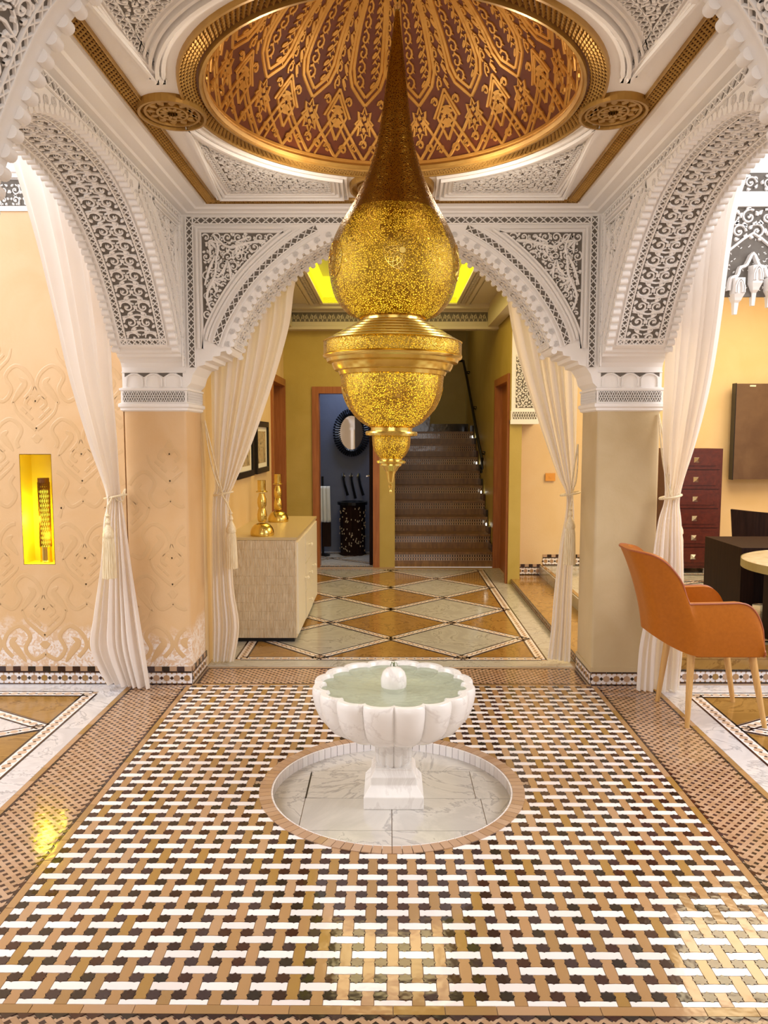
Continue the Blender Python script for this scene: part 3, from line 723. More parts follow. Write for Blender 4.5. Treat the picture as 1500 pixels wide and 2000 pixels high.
def pier(name, x0, x1, y0, y1, sgn):
    p = empty(name, ((x0 + x1) / 2, (y0 + y1) / 2, 0), 'structure'); cx, cy = p.location.x, p.location.y
    a, b, c, d = x0 - cx, x1 - cx, y0 - cy, y1 - cy; r = .018
    poly = []
    for (qx, qy, s) in ((b - r, c + r, -90), (b - r, d - r, 0), (a + r, d - r, 90), (a + r, c + r, 180)):
        for k in range(5): t = radians(s + k * 22.5); poly.append((qx + r * cos(t), qy + r * sin(t)))
    MB().prism(poly, 0, 1.66).build('shaft', M_['plaster'] if sgn < 0 else M_['plaster_pillar'], p, smooth=True)
    st = MB(); lv = [(.0, 1.645), (.012, 1.652), (.012, 1.664), (.022, 1.672), (.022, 1.688), (.008, 1.696), (.008, 1.764), (.016, 1.768), (.016, 1.778), (0, 1.784), (0, 2.83)]
    vs = []
    for o, z in lv: vs += [(a - o, c - o, z), (b + o, c - o, z), (b + o, d + o, z), (a - o, d + o, z)]
    st.add(vs, [(4 * i + k, 4 * i + (k + 1) % 4, 4 * i + 4 + (k + 1) % 4, 4 * i + 4 + k) for i in range(len(lv) - 1) for k in range(4)] + [(3, 2, 1, 0)])
    st.build('capital', M_['stucco'], p)
    bk, cv = MB(), MB(); z0, z1 = 1.702, 1.76; o = .0095
    faces = [(lambda u, z, h: (a + u, c - o - h, z), b - a), (lambda u, z, h: (b + o + h, c + u, z), d - c) if sgn < 0 else (lambda u, z, h: (a - o - h, c + u, z), d - c)]
    for F, Ln in faces:
        bk.add([F(.004, z0, 0), F(Ln - .004, z0, 0), F(Ln - .004, z1, 0), F(.004, z1, 0)], [(0, 1, 2, 3)])
        for sh in (0, .5):
            n = int(Ln / .028)
            for k in range(n):
                u0 = .006 + (Ln - .012) * k / n; w = (Ln - .012) / n
                for q, r_ in ((z0, z1), (z1, z0)): cv.ribbon([(u0 + w * (.0), q), (u0 + w, r_)], .0045, .005, F)
                cv.ribbon([(u0 + w * .0, (z0 + z1) / 2), (u0 + w * .5, z1), (u0 + w, (z0 + z1) / 2), (u0 + w * .5, z0), (u0, (z0 + z1) / 2)], .004, .005, F)
            break
    # blind arcade of three little arches above, on the front face
    F = lambda u, z, h: (a + u, c - .001 - h, z)
    Ln = b - a; n = 3; z0, z1 = 1.79, 1.868; w = (Ln - .03) / n
    for k in range(n):
        u = .015 + (k + .5) * w; hw = w * .42
        arc = [(u - hw, z0), (u - hw, z0 + .03)] + [(u - hw * cos(t * pi / 10), z0 + .032 + .04 * sin(t * pi / 10) ** .8) for t in range(1, 10)] + [(u + hw, z0 + .03), (u + hw, z0)]
        cv.ribbon(arc, .009, .008, F)
        for s in (-1, 1):
            tri = [(u + s * w * .5, z1), (u + s * w * .16, z1), (u + s * w * .5, z1 - .024)]
            bk.add([F(x, z, .0) for x, z in tri], [(0, 1, 2)])
    cv.ribbon([(0, z1 + .004), (Ln, z1 + .004)], .008, .01, F)
    # concave corbel carrying the side arch
    cb = MB(); lv2 = [(0, 1.80)] + [(.0 + .23 * (1 - cos(t * pi / 16)), 1.88 + .115 * sin(t * pi / 16)) for t in range(9)] 
    bk.build('capital_ground', M_['recess_shade_paint'], p, fix=False); cv.build('capital_carving', M_['stucco'], p, kind='stuff', fix=False)
    return p
pier('trim_2', XL - TH, XL, YF, YF + TH, -1)
pier('trim_3', XR, XR + TH, YF, YF + TH, 1)
pier('trim_4', XL - TH, XL, YN - TH, YN, -1)
pier('trim_5', XR, XR + TH, YN - TH, YN, 1)
# baseboards of the two far piers and the left wall
bbl = empty('baseboard_left', (XL, YF, 0), 'structure')
mosaic_run(bbl, lambda u, z, d: (-TH - 1.3 + u, -d, z), TH + 1.3)
mosaic_run(bbl, lambda u, z, d: (d, u, z), TH)
bbr = empty('baseboard_right', (XR, YF, 0), 'structure')
mosaic_run(bbr, lambda u, z, d: (u, -d, z), TH, cap=False)
mosaic_run(bbr, lambda u, z, d: (-d, TH - u, z), TH, cap=False)
MB().box(-.006, TH, -.005, TH, .084, .112).build('cap_moulding', M_['plaster_pillar'], bbr)

# ================================================================== ceiling of the bay
RI, RO = .725, .81; EY, EC = 1.10, -.075      # the ring is slightly oval
ceil = hole_plate(CX, CY, RI, XL - TH, XR + TH, YN - TH, YF + TH, ZC, ey=EY, ec=EC).build('ceiling', M_['stucco'], kind='structure', fix=False)
cor = MB(); prof = [(0, 2.765), (.2, 2.768), (.25, 2.776), (.55, 2.782), (.6, 2.792), (.9, 2.798), (1, 2.812)]
hx, hy = (XR - XL) / 2, (YF - YN) / 2; fx, fy = 1.04, 1.265
vs = []
for t, z in prof:
    ax = hx + (fx - hx) * t; ay = hy + (fy - hy) * t
    vs += [(CX - ax, CY - ay, z), (CX + ax, CY - ay, z), (CX + ax, CY + ay, z), (CX - ax, CY + ay, z)]
cor.add(vs, [(4 * i + k, 4 * i + 4 + k, 4 * i + 4 + (k + 1) % 4, 4 * i + (k + 1) % 4) for i in range(len(prof) - 1) for k in range(4)])
cor.build('cornice', M_['stucco'], ceil, fix=False)
CM = lambda x, y, h: (CX + x, CY + y, ZC - h)
EM = lambda x, y, h: (CX + x, CY + EY * y + EC, ZC - h)
gd = MB()
def scales(P, length, rows, pitch, M, h=.012):
    n = max(1, round(length / pitch)); st = length / n
    for j in range(rows):
        for k in range(n):
            s = (k + (.5 if j % 2 else 0)) * st; t0, t1 = j / rows, (j + 1.25) / rows
            a, b, c = P(s + st * .07, t0), P(s + st * .93, t0), P(s + st / 2, min(t1, 1.02) - .06 / rows)
            d = P(s + st / 2, t0 + .35 / rows)
            gd.add([M(*a, .003), M(*b, .003), M(*c, .006), M(*d, h)], [(0, 1, 3), (1, 2, 3), (2, 0, 3)])
fw = .062
inner = MB()
for s in (-1, 1):
    scales(lambda u, t, s=s: (s * (fx - .006 - (fw - .012) * t), -fy + u), 2 * fy, 4, .026, CM, .015)
    scales(lambda u, t, s=s: (-fx + u, s * (fy - .006 - (fw - .012) * t)), 2 * fx, 4, .026, CM, .015)
scales(lambda u, t: ((RO - (RO - RI - .02) * t) * cos(u / RO), (RO - (RO - RI - .02) * t) * sin(u / RO)), 2 * pi * RO, 6, .027, EM, .017)
gd.build('gold_scales', M_['gold_frame'], ceil, kind='stuff', fix=False)
gb = MB(); gbed = MB()
vs = []
for w_ in (0, fw): vs += [CM(-fx + w_, -fy + w_, .0025), CM(fx - w_, -fy + w_, .0025), CM(fx - w_, fy - w_, .0025), CM(-fx + w_, fy - w_, .0025)]
gbed.add(vs, [(k, (k + 1) % 4, 4 + (k + 1) % 4, 4 + k) for k in range(4)])
ring = [(cos(2 * pi * k / 96), sin(2 * pi * k / 96)) for k in range(96)]
gbed.add([EM(RO * x, RO * y, .0025) for x, y in ring] + [EM((RI - .0) * x, RI * y, .0025) for x, y in ring], [(k, (k + 1) % 96, 96 + (k + 1) % 96, 96 + k) for k in range(96)])
for r_, w_ in ((RO, .014), (RI + .006, .014)): gb.ribbon([(r_ * x, r_ * y) for x, y in ring], w_, .018, EM, closed=True)
for w_ in (.003, fw): gb.ribbon([(-fx + w_, -fy + w_), (0, -fy + w_), (fx - w_, -fy + w_), (fx - w_, 0), (fx - w_, fy - w_), (0, fy - w_), (-fx + w_, fy - w_), (-fx + w_, 0)], .008, .014, CM, closed=True)
# medallions joining ring and frame
for mx, my, r_ in ((-.885, 0, .135), (.885, 0, .135), (0, .985, .215), (0, -1.11, .1)):
    ax, ay = (r_ * .95, .15) if my == 0 else (r_, .235)
    q = [(mx + ax * x, my + ay * y) for x, y in ring[::3]]
    gb.poly(q, CM, .006)
    for k_, hh in ((1, .03), (.82, .022), (.45, .02)): gb.ribbon([(mx + ax * k_ * x, my + ay * k_ * y) for x, y in ring[::3]], .016, hh, CM, closed=True)
    for k in range(12):
        t = 2 * pi * k / 12
        gb.ribbon([(mx + ax * q_ * cos(t), my + ay * q_ * sin(t)) for q_ in (.16, .26, .4)], .024, .02, CM, taper=lambda t: .3 + sin(pi * t))
        gb.ribbon([(mx + ax * q_ * cos(t + .26), my + ay * q_ * sin(t + .26)) for q_ in (.5, .64, .78)], .035, .018, CM, taper=lambda t: .3 + sin(pi * t))
gb.build('gold_frame', M_['gold_frame'], ceil, fix=False); gbed.build('gold_frame_shade_bed', M_['brass_dark'], ceil, fix=False)  # dark bed stands for the shade in the gaps between scales
# white mouldings and carved corner panels
wm, cb_, cc = MB(), MB(), MB()
ix, iy = fx - fw - .02, fy - fw - .02; ro = RO + .05
for sx in (-1, 1):
    for sy in (-1, 1):
        def corner(o):   # panel outline inset by o
            X, Y, R = ix - o, iy - o, ro + o
            ya = sqrt(max(R * R - 0, 0)); pts = []
            x_lim, y_lim = X, Y
            # arc from near the side medallion to near the far medallion
            t0 = math.asin(min(1, (.17 + o) / R)); t1 = math.acos(min(1, (.235 + o) / R))
            arc = [(R * cos(t0 + (t1 - t0) * k / 20), R * sin(t0 + (t1 - t0) * k / 20)) for k in range(21)]
            arc = [(min(x, X - .004), y) for x, y in arc]
            return [(sx * x, sy * EY * y + EC) for x, y in arc] + [(sx * (.24 + o), sy * Y), (sx * X, sy * Y)]
        for o, w_, h_ in ((.0, .02, .016), (.022, .02, .028), (.045, .018, .018), (.066, .014, .010)):
            wm.ribbon(corner(o), w_, h_, CM, closed=True)
        P = corner(.085); cb_.poly(P, CM, .002)
        PA = [(sx * x, sy * y) for x, y in P]
        def inp(x, y, P=PA):
            r = False; j = len(P) - 1
            for i in range(len(P)):
                if (P[i][1] > y) != (P[j][1] > y) and x < (P[j][0] - P[i][0]) * (y - P[i][1]) / (P[j][1] - P[i][1]) + P[i][0]: r = not r
                j = i
            return r
        PP = corner(.118); 
        wm.ribbon(P, .008, .008, CM, closed=True); wm.ribbon(PP, .006, .008, CM, closed=True)
        # lattice between the two outlines
        pa, pb = P + [P[0]], PP + [PP[0]]; Sa, Sb = arclen(pa), arclen(pb); n = int(Sa[-1] / .036)
        for k in range(n):
            for a_, b_ in ((k, k + 1), (k + 1, k)):
                cc.ribbon([at_len(pa, Sa, Sa[-1] * a_ / n)[0], at_len(pb, Sb, Sb[-1] * b_ / n)[0]], .005, .008, CM)
        PB = [(sx * x, sy * y) for x, y in PP]
        ins = lambda x, y: inp(sx * x, sy * y, PB)
        p_ = .058; y = 0; row = 0
        while y < 1.3:
            x = p_ * .5 * (row % 2)
            while x < 1.1:
                if ins(sx * x, sy * y) or ins(sx * (x + .02), sy * y) or ins(sx * x, sy * (y + .02)): motif_scroll(cc, (sx * x, sy * y), p_ * .46, random.random() * 6.28, random.choice((-1, 1)), CM, .0075, .009, ins)
                x += p_
            y += p_ * .87; row += 1
wm.build('white_moulding', M_['stucco'], ceil, fix=False)
cb_.build('corner_panel_ground', M_['recess_shade_paint'], ceil, fix=False)
cc.build('corner_carving', M_['stucco'], ceil, kind='stuff', fix=False)
# ---- gilded dome
DH = .62
def dome_pt(th, ph, h):
    a = ph * pi / 2; r = (RI - .003) * cos(a) ** .92 if a < pi / 2 - 1e-6 else 0; z = .012 + DH * sin(a)
    r = max(0, r - h * cos(a)); z -= h * sin(a)
    return (CX + r * cos(th), CY + EY * r * sin(th) + EC, ZC + z)
MB().grid(lambda a, b: dome_pt(2 * pi * a, b, 0), 128, 28).build('dome_shell', M_['maroon'], ceil, smooth=True)
rim = MB().lathe([(RI + .002, -.008), (RI - .006, -.010), (RI - .012, .004), (RI - .006, .016), (RI, .02)], 96, c=(0, 0, 0), cap=False).build('dome_rim', M_['gold_frame'], ceil, smooth=True); rim.scale = (1, EY, 1); rim.location = (CX, CY + EC, ZC)
dg = MB(); NS = 16; sw = 2 * pi / NS
for k in range(NS):
    t0 = k * sw + sw / 2 + pi / 2
    DM = lambda u, v, h, t0=t0: dome_pt(t0 + u * sw, v, h)
    def R_(pts, w, h=.0055, n=1, closed=False, taper=None):
        # width given in metres; converted through local scale by working in metric (u*scale)
        sc_ = RI * sw; v_ = 1.1
        q = []
        for i in range(len(pts) - (0 if closed else 1)):
            a, b = pts[i], pts[(i + 1) % len(pts)]
            for j in range(n): q.append((a[0] + (b[0] - a[0]) * j / n, a[1] + (b[1] - a[1]) * j / n))
        if not closed: q.append(pts[-1])
        def MM(x, y, hh):
            v = y / v_; c = max(cos(v * pi / 2) ** .92, .08)
            return DM(x / (sc_ * c), v, hh)
        dg.ribbon([(u * sc_ * max(cos(v * pi / 2) ** .92, .08), v * v_) for u, v in q], w * 1.55, h, MM, closed=closed, taper=taper)
    pet = [(0, .30), (.22, .36), (.285, .42), (.30, .6), (.27, .8), (.0, .985)]
    for sg in (-1, 1):
        R_([(sg * u, v) for u, v in pet], .012, n=4)
        p2 = [(0, .265), (.27, .34), (.355, .40), (.37, .6), (.34, .8), (.20, .97)]
        R_([(sg * u, v) for u, v in p2], .012, n=4)
        # crossing straps of the base interlace
        R_([(sg * 0, .02), (sg * .5, .235)], .011, n=3); R_([(sg * .5, .02), (sg * .06, .20)], .011, n=3)
        R_([(sg * .12, .02), (sg * .5, .19)], .008, n=3)
        R_([(sg * .5, .30), (sg * .33, .205), (sg * .5, .10)], .010, n=2); R_([(sg * .5, .325), (sg * .26, .20)], .010, n=2)
    # star
    st_ = [((.155 if a % 2 == 0 else .10) * cos(a * pi / 8), .185 + (.075 if a % 2 == 0 else .048) * sin(a * pi / 8)) for a in range(16)]
    R_(st_, .010, closed=True); R_([(.6 * u, .185 + .6 * (v - .185)) for u, v in st_], .006, closed=True)
    for a, b in ((-.05, 0), (.05, 0), (0, .025), (0, -.025)): R_([(a - .02, .185 + b - .008), (a + .02, .185 + b + .008)], .014)
    # rosette in the lozenge between stars
    for a in range(10):
        t = a * pi / 5; R_([(.5 + .02 * cos(t), .205 + .01 * sin(t)), (.5 + .055 * cos(t), .205 + .029 * sin(t)), (.5 + .10 * cos(t), .205 + .05 * sin(t))], .016, taper=lambda t: .25 + t)
    # vine scrolls inside the petals and between them
    for v in [.36 + .062 * i for i in range(9)]:
        c = max(cos(v * pi / 2) ** .92, .1); lim = .28 * min(1, (1 - v) * 3.3 + .1)
        for sg in (-1, 1):
            cu = sg * lim * .5
            R_([(cu + sg * .105 * (1 - .75 * t) * cos(sg * t * 6.6 + 1), v + .031 * (1 - .75 * t) * sin(t * 6.6 + 1)) for t in [i / 9 for i in range(10)]], .0075)
            R_([(cu - .05, v + .02), (cu, v + .034), (cu + .05, v + .02)], .011, taper=lambda t: .3 + sin(pi * t))
            R_([(cu - .1, v - .02), (cu - .06, v - .005), (cu - .02, v - .022)], .011, taper=lambda t: .3 + sin(pi * t))
    for v in [.345 + .062 * i for i in range(9)]:
        for sg in (-1, 1):
            cu = .5 + sg * .068
            if v > .86: continue
            R_([(cu + sg * .058 * (1 - .75 * t) * cos(sg * t * 6.6 - 1), v + .029 * (1 - .75 * t) * sin(t * 6.6 - 1)) for t in [i / 9 for i in range(10)]], .007)
            R_([(cu - .04, v + .02), (cu, v + .032), (cu + .04, v + .02)], .010, taper=lambda t: .3 + sin(pi * t))
    for u, v in ((.30, .27), (-.30, .27), (.17, .07), (-.17, .07), (.36, .06), (-.36, .06), (0, .09)):
        R_([(u + .07 * (1 - .7 * t) * cos(t * 6), v + .026 * (1 - .7 * t) * sin(t * 6)) for t in [i / 8 for i in range(9)]], .008)
        R_([(u - .04, v), (u, v + .02), (u + .04, v)], .012, taper=lambda t: .3 + sin(pi * t))
    R_([(-.5, .012), (0, .012), (.5, .012)], .014, n=3)
dg.build('dome_gilding', M_['gold'], ceil, kind='stuff', fix=False)

# ================================================================== left end wall with lamp niche
wl = empty('wall_back_left', (-1.6, YF, 0), 'structure')
NX0, NX1, NZ0, NZ1 = -2.19, -2.0, .735, 1.395
b = MB(); X = lambda x: x + 1.6
b.box(X(-4.5), X(NX0), 0, .3, 0, 2.79); b.box(X(NX1), X(XL - TH), 0, .3, 0, 2.79); b.box(X(NX0), X(NX1), .0, .3, 0, NZ0); b.box(X(NX0), X(NX1), 0, .3, NZ1, 2.79)
b.build('plaster_face', M_['plaster'], wl)
q0, q1, q2, q3 = X(NX0) + .003, X(NX1) - .003, NZ0 + .003, NZ1 - .003
n_ = MB().add([(q0, 0, q2), (q1, 0, q2), (q1, 0, q3), (q0, 0, q3), (q0, .15, q2), (q1, .15, q2), (q1, .15, q3), (q0, .15, q3)], [(4, 5, 6, 7), (0, 1, 5, 4), (2, 3, 7, 6), (0, 4, 7, 3), (1, 2, 6, 5)])
n_.build('niche_lining', M_['niche'], wl, fix=False)
fz = MB().box(X(-4.5), X(XL - TH), -.012, 0, 2.785, 2.81).box(X(-4.5), X(XL - TH), -.03, .3, 2.965, 2.99).box(X(-4.5), X(XL - TH), -.05, .3, 2.99, 3.2).box(X(-4.5), X(XL - TH), -.004, .3, 2.81, 2.965)
fz.build('cornice', M_['stucco'], wl)
bk = MB().box(X(-4.5), X(XL - TH), -.006, 0, 2.815, 2.96); bk.build('frieze_ground', M_['recess_shade_paint'], wl)
cv = MB(); FM = lambda x, z, h: (X(x), -.006 - h, z)
for k in range(26):
    x = -3.4 + k * .07
    motif_scroll(cv, (x, 2.90), .03, pi / 2, 1 if k % 2 else -1, FM, .007, .008, lambda a, c: True); motif_scroll(cv, (x, 2.845), .024, -pi / 2, -1 if k % 2 else 1, FM, .007, .008, lambda a, c: True)
cv.build('frieze_carving', M_['stucco'], wl, kind='stuff', fix=False)
# damask relief
def damask(parent, FM, x0, x1, z0, z1, skip=None, ux=.52, uz=.62):
    mb = MB()
    def ok(x, z): return x0 < x < x1 and z0 < z < z1 and not (skip and skip[0] < x < skip[1] and skip[2] < z < skip[3])
    def put(pts, w, tp=None):
        run = []
        for p in pts + [None]:
            if p and ok(*p): run.append(p)
            else:
                if len(run) > 2: mb.ribbon(run, w, .0009, FM, taper=tp)
                run = []
    i0, i1 = int(x0 / ux) - 1, int(x1 / ux) + 2; j1 = int(z1 / uz) + 2
    for i in range(i0, i1):
        for j in range(0, j1):
            cx = i * ux + (ux / 2 if j % 2 else 0); cz = .24 + j * uz * .5 * 1.0
            for s in (-1, 1):
                put([(cx + s * x, cz + z) for x, z in catmull([(.0, -.05), (.07, -.085), (.12, -.02), (.09, .06), (.15, .12), (.22, .08), (.25, .0), (.2, -.07)], 6)], .026)
                put([(cx + s * x, cz + z) for x, z in catmull([(.0, .06), (.05, .1), (.11, .16), (.13, .22)], 5)], .03, lambda t: 1.1 - .7 * t)
                put([(cx + s * x, cz + z) for x, z in catmull([(.12, -.1), (.16, -.04), (.2, .02), (.17, .05)], 5)], .034, lambda t: .3 + sin(pi * t))
                put([(cx + s * x, cz + z) for x, z in catmull([(.03, .18), (.06, .21), (.03, .25), (.0, .22)], 5)], .024)
                for q in (.0, .035): put([(cx + s * (.02 + q), cz + .12 + q), (cx + s * (.035 + q), cz + .135 + q), (cx + s * (.05 + q), cz + .15 + q)], .02)
            put([(cx, cz - .02), (cx, cz + .01), (cx, cz + .03)], .05, lambda t: .4 + sin(pi * t))
            put([(cx, cz + .24), (cx, cz + .27), (cx, cz + .31)], .045, lambda t: .3 + sin(pi * t))
    mb.build('damask_relief', M_['damask'], parent, kind='stuff', fix=False)
damask(wl, lambda x, z, h: (X(x), -.0004 - h, z), -3.3, XL - TH - .01, .125, 2.75, skip=(NX0 - .03, NX1 + .03, NZ0 - .03, NZ1 + .03))
pl = bpy.data.objects['trim_2']
damask(pl, lambda x, z, h: (x - pl.location.x, -TH / 2 - .0004 - h, z), XL - TH + .02, XL - .02, .125, 1.63)
# niche lamp
lamp = thing('niche_lamp', 'cylindrical lattice lamp with brass base glowing in yellow wall niche', 'lamp', (-2.085, 4.775, NZ0))
MB().lathe([(.0, .06), (.027, .062), (.027, .44), (.0, .445)], 24, cap=False).build('light_tube', M_['glow_niche'], lamp, smooth=True)
MB().lathe([(.036, .0), (.036, .012), (.032, .016), (.032, .09), (.034, .092), (.034, .10)], 28).build('base', M_['brass'], lamp, smooth=True)
MB().lathe([(.033, .485), (.033, .515), (.0, .516)], 28).build('cap', M_['brass_dark'], lamp, smooth=True)
lt = MB()
for k in range(20):
    for s in (-1, 1):
        lt.tube([(.033 * cos(2 * pi * k / 20 + s * t * 2.2), .033 * sin(2 * pi * k / 20 + s * t * 2.2), .10 + .39 * t) for t in [i / 14 for i in range(15)]], .0022, 4, cap=False)
lt.build('lattice_shade', M_['brass_dark'], lamp)
MB().box(-.085, .075, -.07, .05, -.006, .001).build('brass_shelf', M_['brass'], lamp)
point('niche_bulb', (-2.135, 4.735, 1.0), 2.2, (1, .88, .08), .03)
point('niche_bulb_low', (-2.03, 4.735, .9), .5, (1, .82, .08), .02)

# ================================================================== right side: platform, riser, hanging plaster
SX = XR + TH
plat = empty('trim_6', (SX, YF + .05, 0), 'structure')
MB().box(-.02, 3.6, 0, 3.6, .0, .155).build('platform_core', M_['marble_warm'], plat)
for k in range(4): MB().box(-.0 + k * .9, .895 + k * .9, -.01, .28, .155, .165).build('platform_edge_slab', M_['marble_brown'], plat)
for k in range(4): MB().box(-.0 + k * .9, .895 + k * .9, -.006, .0, .088, .155).build('riser_slab', M_['marble_brown'], plat)
mosaic_run(plat, lambda u, z, d: (u, -d, z), 3.2, cap=False)
# salon floor inlay on the platform
ch2 = (MB(), MB(), MB())
for p, q in (((.6, .5), (3.4, 2.0)), ((.6, 2.0), (3.4, .5)), ((.6, 2.9), (3.4, 1.5)), ((.4, .42), (3.4, .42)), ((.4, 2.95), (3.4, 2.95)), ((1.9, 2.9), (.5, 2.1))): inlay_band(p, q, .07, ch2)
for mbx, mm, nn in zip(ch2, (M_['white_tile'], M_['dark_tile'], M_['cream_tile']), ('inlay_base', 'inlay_dark', 'inlay_octagon')):
    o = mbx.build(nn, mm, plat, kind='stuff', fix=False); o.location = (0, 0, .156)
for q in ([(.75, .5), (1.9, 1.12), (3.1, .5)], [(2.1, 1.25), (3.35, 1.95), (3.35, .62)], [(1.0, 2.1), (1.95, 2.75), (3.0, 1.65), (1.95, 1.4)]):
    MB().prism(q, .155, .1585).build('brown_marble_triangle', M_['marble_brown'], plat)
# low steps on the hall side
st2 = empty('trim_7', (1.24, 5.1, 0), 'structure')
MB().box(0, .34, 0, 3.15, 0, .055).build('low_step', M_['marble_brown'], st2)
MB().box(.34, .375, 0, 3.15, 0, .158).build('upper_riser', M_['marble_brown'], st2)
c3 = (MB(), MB(), MB())
for mbx in (0,):
    n = 52
    for k in range(n):
        y = 3.15 * (k + .5) / n
        c3[0].box(-.004, .0, y - .029, y + .029, .004, .052); c3[1].box(-.006, -.003, y - .008, y + .008, .02, .036); c3[1].box(-.006, -.003, y - .03, y + .03, .0, .006); c3[1].box(-.006, -.003, y - .03, y + .03, .05, .056)
        c3[2].box(-.0055, -.003, y + .014, y + .026, .018, .038)
        c3[0].box(.336, .34, y - .029, y + .029, .06, .15); c3[1].box(.334, .337, y - .008, y + .008, .09, .11); c3[1].box(.334, .337, y - .03, y + .03, .145, .155)
for mbx, mm, nn in zip(c3, (M_['blush_tile'], M_['dark_tile'], M_['tan_tile']), ('riser_mosaic_base', 'riser_mosaic_dark', 'riser_mosaic_tan')): mbx.build(nn, mm, st2, kind='stuff', fix=False)

lintel = empty('wall_lintel_right', (SX, YF, 0), 'structure')
MB().box(0, 3.6, .02, .25, 2.36, 3.6).build('lintel_core', M_['stucco'], lintel)
MB().box(.3, 3.6, .0, .02, 2.30, 2.80).build('panel_ground', M_['recess_shade_paint'], lintel)
MB().box(.0, 3.6, -.02, .02, 2.80, 2.87).box(0, 3.6, -.01, .02, 2.87, 2.885).box(0, .33, -.004, .02, 2.2, 2.80).build('moulding', M_['stucco'], lintel)
MB().box(.0, 3.6, .0, .02, 2.885, 2.99).build('frieze_ground', M_['recess_shade_paint'], lintel)
cv = MB(); FM = lambda x, z, h: (x, -.0 - h, z)
for k in range(30):
    x = .36 + k * .105
    motif_scroll(cv, (x, 2.745), .045, k, 1 if k % 2 else -1, FM, .011, .012, lambda a, c: 2.5 < c < 2.8)
    motif_scroll(cv, (x + .05, 2.665), .042, k * 2, -1 if k % 2 else 1, FM, .011, .012, lambda a, c: 2.5 < c < 2.8)
    motif_scroll(cv, (x, 2.935), .036, 0, 1 if k % 2 else -1, FM, .009, .01, lambda a, c: 2.89 < c < 2.985)
for k in range(11):
    x = .49 + k * .30
    cv.ribbon([(x - .15, 2.545), (x - .05, 2.625), (x, 2.655), (x + .05, 2.625), (x + .15, 2.545)], .016, .014, FM)
    cusp = [(x - .13, 2.33), (x - .12, 2.40), (x - .085, 2.415), (x - .07, 2.46), (x - .035, 2.475), (x, 2.54), (x + .035, 2.475), (x + .07, 2.46), (x + .085, 2.415), (x + .12, 2.40), (x + .13, 2.33)]
    cv.ribbon(catmull(cusp, 3), .022, .03, FM)
for k in range(900):
    x = .34 + random.random() * 3.2; z = 2.33 + random.random() * .30; a = random.random() * pi
    if z < 2.62 - .35 * abs(((x - .49 + .15) % .30) - .15): cv.ribbon([(x, z), (x + .012 * cos(a), z + .012 * sin(a))], .005, .003, FM)
cv.build('lintel_carving', M_['stucco'], lintel, kind='stuff', fix=False)
for k in range(11):       # stalactite pendants
    x = .49 + k * .30; mb = MB()
    for dx, zt, zb, w_ in ((-.08, 2.40, 2.20, .042), (.02, 2.47, 2.25, .04), (.11, 2.40, 2.24, .038)):
        dpt = .07
        lv = [(w_, dpt, zt), (w_, dpt, zt - (zt - zb) * .45), (w_ * .75, dpt * .8, zt - (zt - zb) * .55), (w_ * .6, dpt * .7, zt - (zt - zb) * .62), (w_ * .42, dpt * .45, zt - (zt - zb) * .68), (w_ * .3, dpt * .3, zb)]
        vs = []
        for ww, dd, z in lv: vs += [(x + dx - ww, .02, z), (x + dx - ww * .7, .02 - dd, z), (x + dx + ww * .7, .02 - dd, z), (x + dx + ww, .02, z)]
        mb.add(vs, [(4 * i + q, 4 * i + 4 + q, 4 * i + 4 + (q + 1) % 4, 4 * i + (q + 1) % 4) for i in range(5) for q in range(4)] + [(20, 21, 22, 23), (3, 2, 1, 0)])
    for dx, zt, w_ in ((-.08, 2.40, .042), (.02, 2.47, .04), (.11, 2.40, .038)):
        for kk in (1, .55):
            mb.ribbon([(x + dx - w_ * .6 * kk, zt - .085), (x + dx - w_ * .6 * kk, zt - .05), (x + dx - w_ * .35 * kk, zt - .02 * (2 - kk)), (x + dx, zt - .006 - .03 * (1 - kk)), (x + dx + w_ * .35 * kk, zt - .02 * (2 - kk)), (x + dx + w_ * .6 * kk, zt - .05), (x + dx + w_ * .6 * kk, zt - .085)], .009, .012, lambda a, b_, h: (a, -.05 - h, b_))
    mb.build('stalactite_pendant', M_['stucco'], lintel)

# ================================================================== hall and salon shell
hl = empty('wall_hall_left', (XL, YF + TH, 0), 'structure')
b = MB(); 
for (y0, y1, z0, z1) in ((5.07, 8.09, 0, 2.8), (8.09, 9.03, 2.10, 2.8), (9.03, 9.06, 0, 2.8)): b.box(-.15, 0, y0 - 5.07, y1 - 5.07, z0, z1)
b.build('plaster_face', M_['plaster_salon'], hl)
HB = empty('wall_hall_back', (0, 9.06, 0), 'structure')
b = MB()
for (x0, x1, z0, z1) in ((-1.35, -.83, 0, 2.8), (-.83, -.16, 2.01, 2.8), (-.16, .06, 0, 2.8)): b.box(x0, x1, 0, .15, z0, z1)
b.build('plaster_face', M_['plaster_yellow'], HB)
MB().box(.06, 1.2, 0, .06, 2.70, 3.3).build('stair_header', M_['plaster_yellow'], HB)
HR = empty('wall_hall_right', (1.2, 8.0, 0), 'structure')
b = MB(); 
for (y0, y1, z0, z1) in ((8.0, 8.07, 0, 2.08), (8.0, 9.03, 2.08, 2.95), (9.03, 12.9, 0, 3.6)): b.box(.0, .12, y0 - 8, y1 - 8, z0, z1)
b.build('plaster_face', M_['plaster_yellow'], HR)
SW = empty('wall_salon_back', (1.2, 8.25, 0), 'structure')
MB().box(.13, 3.8, 0, .15, 0, 3.2).build('plaster_face', M_['plaster_salon'], SW)
MB().box(3.8, 3.9, -3.6, .15, 0, 3.2).build('side_face', M_['plaster_salon'], SW)
mosaic_run(SW, lambda u, z, d: (.40 + u, -d, .158 + z), 3.0)
mosaic_run(SW, lambda u, z, d: (.13 + u, -d, .056 + z), .25)
